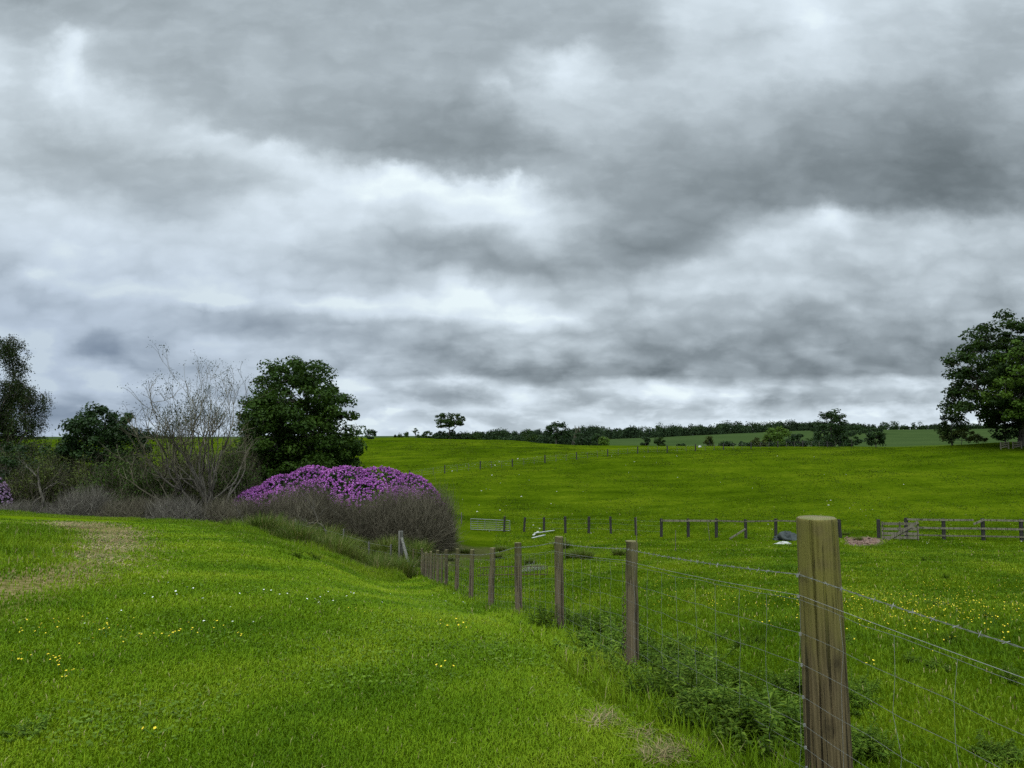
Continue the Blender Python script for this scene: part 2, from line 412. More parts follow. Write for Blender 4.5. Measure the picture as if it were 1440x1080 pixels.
# ragged edges: push the lookup about by noise, less near the horizon
wn = g.vmath('SUBTRACT', g.noise(g.scalevec(UV, (1, 1.3, 1)), 4.0, 4, .52, 0, 1), (.5, .5, .5))
wn2 = g.vmath('SUBTRACT', g.noise(g.scalevec(UV, (1, 1.08, 1)), 8.5, 9, .60, 0, 1), (.5, .5, .5))
amp = g.rng(V, .02, .40, .16, 1.0, False)
ws = g.new('ShaderNodeSeparateXYZ'); g.set(ws.inputs[0], g.vmath('ADD', g.vmath('SCALE', wn, scale=.03), g.vmath('SCALE', wn2, scale=.105)))
Uw = g.math('ADD', U, g.math('MULTIPLY', ws.outputs[0], amp))
Vw = g.math('ADD', V, g.math('MULTIPLY', ws.outputs[1], g.math('MULTIPLY', amp, .85)))
prev = None; pv = None
for yrow, pts in reversed(SKY):
    c = -(yrow-540)/F
    yy = CP - c*SP; v = (SP + c*CP)/yy; us = 1/yy
    t = g.math('MULTIPLY_ADD', Uw, 1/(us*1440/F), .5, clamp=True)
    val = g.ramp(t, [(px/1440, (gr/255,)*3) for px, gr in pts], 'CARDINAL')
    if prev is None: prev = val
    else: prev = g.mix(g.rng(Vw, pv, v, 0, 1, False), prev, val)
    pv = v
bw = g.new('ShaderNodeRGBToBW'); g.set(bw.inputs[0], prev); grey = bw.outputs[0]
# the rest of the sky (above, to the sides and behind): rolling grey overcast
gen = g.rng(g.noise(CPV, .55, 7, .6, .6), .3, .7, .52, .95)
inside = g.math('MULTIPLY', g.rng(V, .60, .78, 1, 0), g.math('MULTIPLY', g.rng(Y, .12, .3), g.rng(g.math('ABSOLUTE', U), .74, 1.0, 1, 0)))
grey = g.math('ADD', g.math('MULTIPLY', grey, inside), g.math('MULTIPLY', gen, g.math('SUBTRACT', 1.0, inside)))
# billows and fine streaks of the cloud layer
b1 = g.math('SUBTRACT', g.noise(CPV, 1.3, 6, .56, .3), .5)
b2 = g.math('SUBTRACT', g.rng(g.noise(g.vmath('ADD', g.scalevec(UV, (1, 1.15, 1)), g.vmath('SCALE', wn2, scale=.16)), 4.6, 7, .50, .1), .36, .64), .5)
b3 = g.math('SUBTRACT', g.rng(g.noise(g.scalevec(UV, (1, 2.5, 1)), 11, 6, .52, .3), .38, .62), .5)
low = g.rng(V, .05, .22, 1, 0)
b4 = g.math('MULTIPLY', g.rng(g.noise(g.scalevec(UV, (1, 2.4, 1)), 19, 6, .55, .2), .46, .66, -.5, 1), g.rng(V, .005, .13, .065, .012))
vo = g.new('ShaderNodeTexVoronoi', feature='F1', voronoi_dimensions='2D'); vo.inputs['Scale'].default_value = 12
vo.inputs['Detail'].default_value = 1.0; vo.inputs['Roughness'].default_value = .55
g.set(vo.inputs['Vector'], g.vmath('ADD', g.scalevec(UV, (1, 2.2, 1)), g.vmath('SCALE', wn2, scale=.12)))
b5 = g.math('MULTIPLY', g.math('SUBTRACT', .50, vo.outputs['Distance']), g.math('MULTIPLY', g.rng(V, .10, .42, .125, .035), g.rng(V, .0, .06, .35, 1)))   # heaped tops of the cloud rolls
b4 = g.math('ADD', b4, b5)
det = g.math('ADD', g.math('ADD', b4, g.math('MULTIPLY', b1, .05)), g.math('ADD', g.math('MULTIPLY', b2, .05), g.math('MULTIPLY', b3, g.math('MULTIPLY', low, .095))))
grey = g.math('ADD', grey, det)
grey = g.math('ADD', g.math('MULTIPLY', g.math('SUBTRACT', grey, .66), 1.08), .686)
cs = []
for q in (70, 100, 120, 140, 160, 185, 210, 235, 255):
    k = min(1, max(0, (q-100)/120)); b = 9*(1-k)+6*k
    cs.append((q/262, (s2l(q-7-1*k), s2l(q+3+2*k), s2l(min(262, q+8+6*k)))))
cloud = g.ramp(g.math('MULTIPLY', grey, 255/262), cs)
nish = g.new('ShaderNodeTexSky', sky_type='NISHITA', sun_disc=False)
nish.sun_elevation = SUN_EL; nish.sun_rotation = SUN_AZ; nish.altitude = 50; nish.dust_density = 2.0
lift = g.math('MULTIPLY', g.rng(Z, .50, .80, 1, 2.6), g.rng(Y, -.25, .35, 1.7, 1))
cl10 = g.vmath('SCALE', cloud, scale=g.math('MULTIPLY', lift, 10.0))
nish2 = g.new('ShaderNodeTexSky', sky_type='NISHITA', sun_disc=False)
nish2.sun_elevation = SUN_EL; nish2.sun_rotation = SUN_AZ; nish2.altitude = 50
g.set(nish2.inputs[0], g.vmath('NORMALIZE', g.vmath('ADD', D, (0, 0, .9))))
cover = g.math('SUBTRACT', g.rng(grey, .80, .98, 1.0, .92), g.math('MULTIPLY', g.rng(U, -.65, .1, .42, 0.04), g.rng(V, .1, .4, 1, 0)))                 # a little blue shows through the thinnest cloud
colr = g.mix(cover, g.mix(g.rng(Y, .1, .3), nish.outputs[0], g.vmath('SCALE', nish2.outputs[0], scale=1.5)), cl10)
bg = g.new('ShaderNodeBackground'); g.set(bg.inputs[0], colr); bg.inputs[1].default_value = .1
wo = g.new('ShaderNodeOutputWorld'); g.l.new(bg.outputs[0], wo.inputs[0])

# ------------------------------------------------------------------ zones of the ground
EDGE = [(-400,40),(0,34),(150,32.5),(330,29),(450,26.8),(520,26.3),(560,27),(585,30)]
INNER = [(-400,36),(0,31),(180,30.5),(250,26),(330,21.5),(410,19.5),(500,21),(560,25),(585,29)]
def edge_d(px, E=EDGE): return np.interp(px, [e[0] for e in E], [e[1] for e in E])
def colpx(x, y): return 720 + F*np.asarray(x)/np.maximum(y, .3)
def poly_sd(x, y, P):
    """signed distance, positive inside"""
    x = np.asarray(x, float); y = np.asarray(y, float)
    dmin = np.full(x.shape, 1e9); ins = np.zeros(x.shape, bool)
    for (ax, ay), (bx, by) in zip(P, P[1:]+P[:1]):
        ex, ey = bx-ax, by-ay
        t = np.clip(((x-ax)*ex+(y-ay)*ey)/(ex*ex+ey*ey+1e-12), 0, 1)
        dmin = np.minimum(dmin, np.hypot(x-ax-t*ex, y-ay-t*ey))
        c = ((ay > y) != (by > y)) & (x < (bx-ax)*(y-ay)/(by-ay+1e-12)+ax)
        ins ^= c
    return np.where(ins, dmin, -dmin)
def gpoly(pts): return [tuple(on_ground(a, b)[:2]) for a, b in pts]
TRACK = gpoly([(-60,858),(0,846),(90,826),(150,803),(195,772),(212,748),(150,736),(60,733),(40,737),(112,748),(108,772),(60,800),(0,814),(-80,828)])
LEFTP = gpoly([(-120,737),(40,740),(100,750),(98,768),(50,795),(-10,808),(-120,815)])
MUD = gpoly([(575,800),(590,772),(640,764),(690,770),(720,782),(660,790),(620,806)])
EARTH = gpoly([(1186,760),(1215,755),(1240,758),(1236,765),(1195,767)])
def sm(v, a, b): 
    t = np.clip((v-a)/(b-a), 0, 1); return t*t*(3-2*t)
def lawn_mask(x, y): return ((x < fence_x(y)) & (y < edge_d(colpx(x, y))) & (y < 40)) | (y < .3) & (x < fence_x(y))

# ------------------------------------------------------------------ the ground, one sheet to the horizon
azs = np.concatenate([np.linspace(-180, -50, 60)[:-1], np.linspace(-50, 50, 640), np.linspace(50, 180, 60)[1:]])
rs = np.exp(np.linspace(math.log(.25), math.log(3400), 460))
A, R = np.meshgrid(np.radians(azs), rs)
gx, gy = R*np.sin(A), R*np.cos(A)
gz = H(gx, gy)
nr, na = A.shape
Vg = np.stack([gx, gy, gz], -1).reshape(-1, 3)
i = np.arange(nr-1)[:,None]*na; j = np.arange(na-1)[None,:]
Q = np.stack([i+j, i+j+1, i+na+j+1, i+na+j], -1).reshape(-1, 4)[:, ::-1]
Vg = np.vstack([Vg, [[0, 0, float(H(0, .01))]]])
T = np.array([[len(Vg)-1, k+1, k] for k in range(na-1)])[:, ::-1]
x, y = Vg[:,0], Vg[:,1]
r_ = np.hypot(x, y)
lawn = lawn_mask(x, y).astype(float)
track = sm(poly_sd(x, y, TRACK) + (vnoise(x*.8, y*.8, 9)-.5)*1.8, -1.3, .7)
longg = np.where(lawn > 0, np.maximum(((y > edge_d(colpx(x, y), INNER)) & (y > 5)).astype(float), sm(poly_sd(x, y, LEFTP), -.3, .5)), 0)
mud = np.maximum(sm(poly_sd(x, y, MUD) + (vnoise(x*.9, y*.9, 5)-.5)*2.2, -.6, .9)*.75, 0)
earth = sm(poly_sd(x, y, EARTH) + (vnoise(x*1.2, y*1.2, 6)-.5)*.8, -.3, .4)
crop = sm(y, 235, 300)*((x > 25) | (y > 330))
ditch = ((lawn < 1) & (y > 22) & (y < 62) & (colpx(x, y) < 600) & (x < np.where(y > 33, -3.6-.05*(y-33), fence_x(y)))).astype(float)
gm, g = new_mat('ground')
pos = g.new('ShaderNodeNewGeometry').outputs['Position']
n1 = g.noise(pos, .22, 3); n2 = g.noise(pos, 1.6, 5, .65); n3 = g.noise(pos, 9, 4, .65); n0 = g.noise(pos, .035, 4, .6)
f = g.math('ADD', g.math('ADD', g.math('MULTIPLY', g.math('SUBTRACT', n1, .5), 1.0), g.math('MULTIPLY', g.math('SUBTRACT', n2, .5), 1.3)),
           g.math('ADD', g.math('MULTIPLY', g.math('SUBTRACT', n3, .5), .8), g.math('MULTIPLY', g.math('SUBTRACT', n0, .5), 1.6)))
st_ = g.noise(g.scalevec(pos, (.055, .26, .26)), 1.0, 4, .6, .3)
f = g.math('ADD', f, g.math('MULTIPLY', g.math('SUBTRACT', st_, .5), 1.25))
f = g.math('ADD', f, .5, clamp=True)
LAWN_C = [(0, (.044,.086,.002)), (.5, (.086,.140,.003)), (1, (.134,.180,.007))]
PAST_C = [(0, (.024,.046,.001)), (.5, (.048,.080,.002)), (1, (.082,.114,.004))]
cl = g.ramp(f, LAWN_C); cpz = g.ramp(f, PAST_C)
col = g.mix(g.attr('lawn'), cpz, cl)
crn = g.ramp(g.math('ADD', n0, g.math('MULTIPLY', g.math('SUBTRACT', n2, .5), .3)), [(.3, (.030,.052,.016)), (.7, (.046,.072,.022))])
col = g.mix(g.attr('crop'), col, crn)
col = g.mix(g.math('MULTIPLY', g.attr('longg'), .6), col, (.035,.080,.008))
straw = g.ramp(n3, [(.28, (.060,.055,.022)), (.42, (.11,.10,.028)), (.56, (.18,.145,.062)), (.75, (.28,.225,.115))])
col = g.mix(g.math('MULTIPLY', g.attr('track'), g.rng(n2, .25, .5, .6, 1.)), col, straw)
col = g.mix(g.attr('mud'), col, g.ramp(n3, [(.3, (.035,.032,.016)), (.7, (.085,.080,.035))]))
col = g.mix(g.attr('ditch'), col, g.ramp(n2, [(.3, (.026,.034,.010)), (.7, (.058,.068,.020))]))
col = g.mix(g.attr('earth'), col, g.ramp(n3, [(.3, (.11,.075,.06)), (.6, (.22,.15,.13)), (.8, (.33,.26,.23))]))
hgt = g.math('ADD', g.math('MULTIPLY', n2, .7), g.math('MULTIPLY', n3, .35))
finish(g, principled(g, col, .95, .0, hgt, .9, .16))
ground = link('ground', mesh_np('ground', Vg, [Q, T], [gm], dict(lawn=lawn, track=track, longg=longg, mud=mud, earth=earth, crop=crop, ditch=ditch), True))
tag(ground, 'rolling green lawn and sheep pasture', kind='structure')

# ------------------------------------------------------------------ grass
def blades(P, L, Wd, lean, rng, az=None, rnd=None):
    n = len(P)
    az = rng.uniform(0, 2*math.pi, n) if az is None else az
    dx, dy = np.cos(az), np.sin(az)
    wx, wy = -dy*Wd/2, dx*Wd/2
    V = np.zeros((n, 5, 3))
    V[:,0] = P + np.stack([wx, wy, -.01+0*wx], 1); V[:,1] = P - np.stack([wx, wy, .01+0*wx], 1)
    m = P + np.stack([dx*lean*L*.3, dy*lean*L*.3, L*.58*np.sqrt(np.maximum(1-lean**2*.3, .1))], 1)
    V[:,2] = m - np.stack([wx, wy, 0*wx], 1)*.8; V[:,3] = m + np.stack([wx, wy, 0*wx], 1)*.8
    V[:,4] = P + np.stack([dx*lean*L*.9, dy*lean*L*.9, L*np.sqrt(np.maximum(1-lean**2*.75, .06))], 1)
    b = np.arange(n)[:,None]*5
    rnd = rng.uniform(0, 1, n) if rnd is None else rnd
    return V.reshape(-1, 3), b + np.array([[0,1,2,3]]), b + np.array([[3,2,4]]), np.repeat(rnd, 5)

def scatter(rng, n, r0, r1, p, amax=40):
    """points round the viewer, density per area falling as r^-p"""
    u = rng.uniform(0, 1, n); e = 2-p
    r = (r0**e + u*(r1**e-r0**e))**(1/e) if abs(e) > 1e-6 else r0*(r1/r0)**u
    a = np.radians(rng.uniform(-amax, amax, n))
    return r*np.sin(a), r*np.cos(a)

def grass_obj(name, P, L, Wd, lean, mat, rng, label, az=None, rnd=None, flat=1.):
    V, q, t, r = blades(P, L, Wd, lean, rng, az, rnd)
    if flat < 1: V[:,2] = np.repeat(P[:,2], 5)+(V[:,2]-np.repeat(P[:,2], 5))*flat
    return tag(link(name, mesh_np(name, V, [q, t], [mat], {'rnd': r})), label, kind='stuff')

rng = np.random.default_rng(5)
M_lawn = grass_mat('lawn_blades', (.060,.126,.003), (.120,.208,.005), (.205,.278,.013), (.30,.28,.11), .985)
M_past = grass_mat('pasture_blades', (.046,.098,.003), (.092,.164,.005), (.165,.228,.011), (.28,.25,.11), .98)
M_long = grass_mat('long_blades', (.056,.116,.003), (.100,.175,.005), (.165,.230,.012), (.24,.22,.09), .96)
M_dry = grass_mat('dry_blades', (.13,.10,.040), (.24,.185,.090), (.34,.28,.155), (.09,.12,.025), .66, .15)
M_hill = grass_mat('hill_blades', (.036,.066,.002), (.055,.091,.003), (.082,.118,.005), (.20,.19,.08), .985)
M_dark = grass_mat('rush_blades', (.032,.056,.008), (.058,.092,.012), (.100,.132,.022), (.18,.165,.07), .86)

x, y = scatter(rng, 1350000, 2.0, 31, 1.72, 54)
k = lawn_mask(x, y)
tr = poly_sd(x, y, TRACK); lp = poly_sd(x, y, LEFTP)
k &= (tr < rng.normal(-.4, .55, len(x)))
x, y = x[k], y[k]; r = np.hypot(x, y)
tuft = vnoise(x*2.6, y*2.6, 21); big = vnoise(x*.5, y*.5, 22)
L = (.020 + .030*tuft*big + rng.gamma(2, .006, len(x)))*(.9 + r*.03)
L *= np.where(x > fence_x(y)-.5, 1.7, 1)
grass_obj('lawn_grass', np.stack([x, y, H(x, y)], 1), L, (.0022+.0010*r)*rng.uniform(.7, 1.3, len(x)), np.clip(rng.normal(.68, .22, len(x)), 0, .97), M_lawn, rng, 'short mown grass of the lawn')

x, y = scatter(rng, 700000, 2.2, 85, 1.6, 50)
k = (x > fence_x(y)) & (y < 84) & ((y < 40) | (x > -1.2)) & (rng.uniform(32, 84, len(x)) > np.hypot(x, y)); x, y = x[k], y[k]; r = np.hypot(x, y)
mk = poly_sd(x, y, MUD) < rng.normal(0, .5, len(x)); x, y, r = x[mk], y[mk], r[mk]
ek = poly_sd(x, y, EARTH) < 0; x, y, r = x[ek], y[ek], r[ek]
tuft = vnoise(x*1.4, y*1.4, 31); big = vnoise(x*.35, y*.35, 32)
L = (.026 + .13*np.clip(tuft-.5, 0, 1)*np.clip(big*1.6-.3, 0, 1) + rng.gamma(2, .008, len(x)))*(.95+.010*r)
grass_obj('pasture_grass', np.stack([x, y, H(x, y)], 1), L, (.0025+.0010*r)*rng.uniform(.7, 1.3, len(x)), np.clip(rng.normal(.55, .25, len(x)), 0, .97), M_past, rng, 'grazed tufty grass of the pasture')

# coarse tufts of the hill pasture beyond
x, y = scatter(rng, 300000, 55, 215, 1.0, 37)
k = (colpx(x, y) > 480) & (vnoise(x*.35, y*.12, 71)*.6+vnoise(x*.9, y*.3, 72)*.4 > rng.uniform(.25, .8, len(x))) & ((y < 150) | (x < 20)); x, y = x[k], y[k]; r = np.hypot(x, y)
rr = np.clip(vnoise(x*.22, y*.08, 73)*.8+rng.uniform(-.3, .5, len(x)), 0, .97)
grass_obj('hill_grass', np.stack([x, y, H(x, y)], 1), rng.uniform(.03, .09, len(x))*(.6+.8*vnoise(x*.3, y*.12, 74)), .0011*r*rng.uniform(.6, 1.5, len(x)), np.clip(rng.normal(.7, .2, len(x)), 0, .97), M_hill, rng, 'coarse grazed grass tufts on the hillside', None, rr)

# uncut grass on the bank along the lawn's far edge and beside the track
n = 130000
px = rng.uniform(-90, 592, n); lo = edge_d(px, INNER); hi = edge_d(px) + .8
d = lo + (hi-lo)*rng.uniform(0, 1, n); x = (px-720)/F*d; y = d
k = x < fence_x(y)+.2
x2 = rng.uniform(-14, -4, 60000); y2 = rng.uniform(8, 32, 60000); k2 = poly_sd(x2, y2, LEFTP) > rng.normal(0, .25, 60000)
x = np.concatenate([x[k], x2[k2]]); y = np.concatenate([y[k], y2[k2]])
rmp = np.clip((d[k]-lo[k])/np.maximum(hi[k]-lo[k], .5), 0, 1)
hh = np.concatenate([np.where(px[k] > 330, .42, .24)*(.16+.84*rmp**1.3), np.full(k2.sum(), .15)])*rng.uniform(.5, 1.25, len(x))*(.55+.8*vnoise(x*.7, y*.7, 44))
grass_obj('bank_grass', np.stack([x, y, H(x, y)], 1), hh, rng.uniform(.010, .022, len(x)), np.clip(rng.normal(.45, .25, len(x)), 0, .95), M_long, rng, 'long uncut grass on the bank at the lawn edge')

# rough olive grass on the slope between the lawn and the scrub
n = 90000
px = rng.uniform(318, 606, n); y = rng.uniform(26, 42, n); x = (px-720)/F*y
k = (y > edge_d(px)-.3) & ((px < 590) | (y > 33)) & (x < fence_x(y)+np.where(y > 32, 1.5, .2)) & (vnoise(x*.8, y*.8, 66) > rng.uniform(-.2, .55, n)); x, y = x[k], y[k]
grass_obj('rough_grass', np.stack([x, y, H(x, y)], 1), rng.uniform(.14, .42, len(x))*(.5+vnoise(x*.9, y*.9, 67)), rng.uniform(.014, .026, len(x)), np.clip(rng.normal(.5, .25, len(x)), 0, .95), M_dark, rng, 'rough olive grass on the slope below the scrub')

# dry mown straw lying on the track
n = 110000
bx0, bx1 = min(p[0] for p in TRACK)-1, max(p[0] for p in TRACK)+1; by0, by1 = min(p[1] for p in TRACK)-1, max(p[1] for p in TRACK)+1
x = rng.uniform(bx0, bx1, n); y = rng.uniform(by0, by1, n)
k = (poly_sd(x, y, TRACK) > rng.normal(-.1, .5, n)) & (vnoise(x*1.1+y*.5, y*.9, 55) > rng.uniform(.1, .85, n)); x, y = x[k], y[k]
grass_obj('straw_litter', np.stack([x, y, H(x, y)+.01], 1), rng.uniform(.06, .2, len(x)), .008+.0008*np.hypot(x, y), np.clip(rng.normal(.93, .06, len(x)), .6, .985), M_dry, rng, 'dry pale cut grass lying on the bare track', flat=.22)
#@@PART3
# ------------------------------------------------------------------ trees and shrubs
M_bark = wood_mat('bark', (.035,.030,.024), (.11,.10,.085), grain=.25)
M_pale = wood_mat('pale_bark', (.046,.040,.030), (.125,.113,.088), grain=.4)
M_twig = leaf_mat('twigs', [(.052,.046,.030), (.090,.080,.054), (.142,.128,.092)], 0, .9, .1, .5, .2)
M_twigpale = leaf_mat('pale_twigs', [(.065,.058,.046), (.110,.10,.080), (.17,.158,.13)], 0, .9, .1, .5, .2)
M_maple = leaf_mat('maple_leaves', [(.013,.030,.004), (.024,.052,.006), (.048,.088,.010)], .25, .5, .2, .35, .25)
M_oak = leaf_mat('oak_leaves', [(.010,.023,.004), (.018,.039,.006), (.040,.066,.009)], .25, .5, .2, .25, .35)
M_darkleaf = leaf_mat('dark_leaves', [(.008,.021,.005), (.014,.034,.007), (.026,.052,.010)], .2, .45, .3, .5, .25)
M_olive = leaf_mat('olive_leaves', [(.024,.036,.008), (.042,.058,.012), (.068,.086,.018)], .2, .6, .15, .6, .35)
M_hedge = leaf_mat('hedge_leaves', [(.018,.038,.006), (.032,.062,.009), (.054,.090,.014)], .2, .6, .15, .6, .35)
M_bright = leaf_mat('bright_leaves', [(.040,.080,.010), (.062,.115,.014), (.085,.140,.018)], .3, .5, .2, .5, .2)
M_wood = leaf_mat('far_leaves', [(.012,.024,.012), (.022,.040,.017), (.040,.064,.024)], .15, .6, .1, .05, .4)
M_birch = leaf_mat('birch_leaves', [(.010,.019,.005), (.018,.032,.007), (.030,.050,.011)], .25, .5, .2, .5, .25)
M_purple = leaf_mat('rhododendron_petals', [(.21,.056,.255), (.355,.108,.41), (.51,.225,.56)], .3, .6, .15, .9, .22)
M_lilac = leaf_mat('faded_petals', [(.17,.10,.19), (.26,.17,.28), (.33,.24,.34)], .3, .6, .15, .9, .22)
M_nettle = leaf_mat('weed_leaves', [(.044,.092,.007), (.080,.142,.012), (.135,.205,.022)], .3, .5, .2, 1.5, .25)

def quads(C, N, size, rng, aspect=.62):
    """one pointed leaf face per centre C with normal N"""
    n = len(C)
    N = N/(np.linalg.norm(N, axis=1)[:,None]+1e-9)
    t = rng.normal(size=(n,3)); a = np.cross(N, t); a /= np.linalg.norm(a, axis=1)[:,None]+1e-9
    b = np.cross(N, a); s = (size*rng.uniform(.6, 1.35, n))[:,None]/2
    V = np.stack([C-a*s, C-b*s*aspect+N*s*.12, C+a*s, C+b*s*aspect+N*s*.12], 1)
    return V.reshape(-1, 3), np.arange(4*n).reshape(-1, 4)

def clump_leaves(C, Rd, per, size, rng, squash=.7, up=.6):
    """leaf faces filling flattened balls round the clump centres"""
    n = len(C); P = np.repeat(C, per, 0); r = np.repeat(Rd, per)
    d = rng.normal(size=(n*per, 3)); d /= np.linalg.norm(d, axis=1)[:,None]
    rad = r*rng.uniform(0, 1, n*per)**.45
    off = d*rad[:,None]; off[:,2] *= squash
    N = d*.7 + rng.normal(size=d.shape)*.55 + [0,0,up]
    V, Q = quads(P+off, N, size, rng)
    rv = np.clip(np.repeat(rng.uniform(.15, .85, n), per)*.55 + rng.uniform(0, 1, n*per)*.45, 0, 1)
    return V, Q, np.repeat(rv, 4)

def sample_env(rng, env, n, bias=.42, mind=.0):
    """points inside an outline: env rows are (height, reach to -x, reach to +x, reach in depth)"""
    e = np.array(env, float); out = []; tries = 0
    w = (e[:,1]+e[:,2])*e[:,3]; hs = np.linspace(e[0,0], e[-1,0], 200); wi = np.interp(hs, e[:,0], w)+.02; cdf = np.cumsum(wi)/wi.sum()
    while len(out) < n and tries < n*60:
        tries += 1
        h = np.interp(rng.uniform(), cdf, hs); f = rng.uniform(0, 2*math.pi); q = rng.uniform()**bias
        l, r, dp = (np.interp(h, e[:,0], e[:,k]) for k in (1,2,3))
        cx = (r-l)/2; rx = (r+l)/2
        p = np.array([cx+rx*q*math.cos(f), dp*q*math.sin(f), h])
        if mind and out and min(np.sum((np.array(out)-p)**2, 1)) < mind*mind*(1 if tries < n*30 else .4): continue
        out.append(p)
    return np.array(out)

def wiggle(p, q, rng, n=5, w=.08, sag=0):
    t = np.linspace(0, 1, n)[:,None]; p = np.asarray(p, float); q = np.asarray(q, float); L = np.linalg.norm(q-p)
    P = p + (q-p)*t + rng.normal(size=(n,3))*w*L*np.sin(t*math.pi)
    P[:,2] += sag*L*np.sin(t[:,0]*math.pi)
    return P

def tree(name, label, cat, base, env, n_clump, clump_r, per, leaf, lm, bm, seed, trunk_r=.2, top=.75, group=None, squash=.7, bias=.42, limbs=7, lean=(0,0), up=.6, mind=0, mats2=None, stems=1):
    rng = np.random.default_rng(seed)
    o = empty(name, base, label, cat, group)
    C = sample_env(rng, env, n_clump, bias, mind)
    e = np.array(env); h0, h1 = e[0,0], e[-1,0]
    mb = MB(); ends = []
    for s in range(stems):
        a = s*2*math.pi/stems + rng.uniform(0, 1); off = np.array([math.cos(a), math.sin(a), 0])*(.0 if stems == 1 else .25*trunk_r*4)
        tp = np.array([lean[0], lean[1], h0+(h1-h0)*top]) + off*(3 if stems > 1 else 0)
        T = wiggle(off-np.array([0,0,.3]), tp, rng, 9, .025)
        R = np.linspace(1, .22, 9)*trunk_r; R[0] *= 1.5
        mb.tube(T, R, 8); ends.append((T, R))
    nodes = np.concatenate([t for t, _ in ends]); nr = np.concatenate([r for _, r in ends])
    for k in range(limbs):                                       # main limbs towards spread-out clumps
        c = C[rng.integers(len(C))]
        ok = nodes[:,2] < max(c[2]-.1*(h1-h0), h0*.6+.1)
        idx = np.where(ok)[0] if ok.any() else np.arange(3)
        j = idx[np.argmin(np.linalg.norm(nodes[idx]-c, axis=1)+rng.uniform(0, .1*(h1-h0), len(idx)))]
        P = wiggle(nodes[j], c, rng, 6, .06, .06); r = np.linspace(min(nr[j], trunk_r*.55), trunk_r*.10, 6)
        mb.tube(P, r, 6); nodes = np.vstack([nodes, P[1:]]); nr = np.concatenate([nr, r[1:]])
    for c in C:
        j = np.argmin(np.linalg.norm(nodes-c, axis=1) + np.where(nodes[:,2] > c[2], 2.0, 0))
        P = wiggle(nodes[j], c, rng, 4, .08); mb.tube(P, np.linspace(min(nr[j]*.7, trunk_r*.18), trunk_r*.03, 4), 4)
    link('trunk', mb.mesh('trunk', [bm], True), o)
    Rd = clump_r*rng.uniform(.6, 1.35, len(C))
    V, Q, a = clump_leaves(C, Rd, per, leaf, rng, squash, up)
    link('crown', mesh_np('crown', V, [Q], [lm], {'rnd': a}), o)
    return o

def grow(rng, p, d, L, r, lvl, out, spread=.5, upw=.25, kids=(2,4), shrink=.68, tips=None):
    n = 5; P = [p]; v = np.array(d, float)
    for i in range(n-1):
        v = v + rng.normal(size=3)*.16 + np.array([0,0,upw*.25]); v /= np.linalg.norm(v); P.append(P[-1]+v*L/(n-1))
    P = np.array(P); out.append((P, np.linspace(r, r*.55, n), lvl))
    if lvl == 0:
        if tips is not None: tips.append(P[-1])
        return
    for k in range(rng.integers(kids[0], kids[1]+1)):
        i = rng.integers(2, n) if k else n-1
        dv = v + rng.normal(size=3)*spread + np.array([0,0,upw]); dv /= np.linalg.norm(dv)
        grow(rng, P[i], dv, L*shrink*rng.uniform(.75, 1.2), r*.58, lvl-1, out, spread, upw, kids, shrink, tips)

def bare_tree(name, label, base, stems, L, r, lvl, seed, bm, lean=(0,0), fan=.35, spread=.5, upw=.25, kids=(2,4), shrink=.68, cat='tree', group=None, leaf=0, lm=None, lper=6, rmin=.006):
    rng = np.random.default_rng(seed); o = empty(name, base, label, cat, group)
    out = []; tips = []
    for s in range(stems):
        a = rng.uniform(0, 2*math.pi) if stems > 1 else 0
        q = fan*rng.uniform(.3, 1) if stems > 1 else 0
        d = np.array([math.cos(a)*q+lean[0], math.sin(a)*q*.7+lean[1], 1.]); d /= np.linalg.norm(d)
        grow(rng, np.array([math.cos(a)*r, math.sin(a)*r, -.3]) if stems > 1 else np.array([0,0,-.3]), d, L*rng.uniform(.8, 1.15), r*rng.uniform(.7, 1.1), lvl, out, spread, upw, kids, shrink, tips)
    mt = MB(); mw = MB()
    for P, R, l in out:
        (mt if l >= lvl-1 else mw).tube(P, np.maximum(R, rmin), 6 if l >= lvl-1 else 3, a=rng.uniform(0, 1))
    link('trunk', mt.mesh('trunk', [bm], True), o)
    link('branches', mw.mesh('branches', [M_twig]), o)
    if leaf:
        C = np.repeat(np.array(tips), lper, 0); C = C + rng.normal(size=C.shape)*.14
        V, Q = quads(C, rng.normal(size=C.shape)+[0,0,.3], leaf, rng)
        link('leaves', mesh_np('leaves', V, [Q], [lm], {'rnd': np.repeat(rng.uniform(0, 1, len(C)), 4)}), o)
    return o

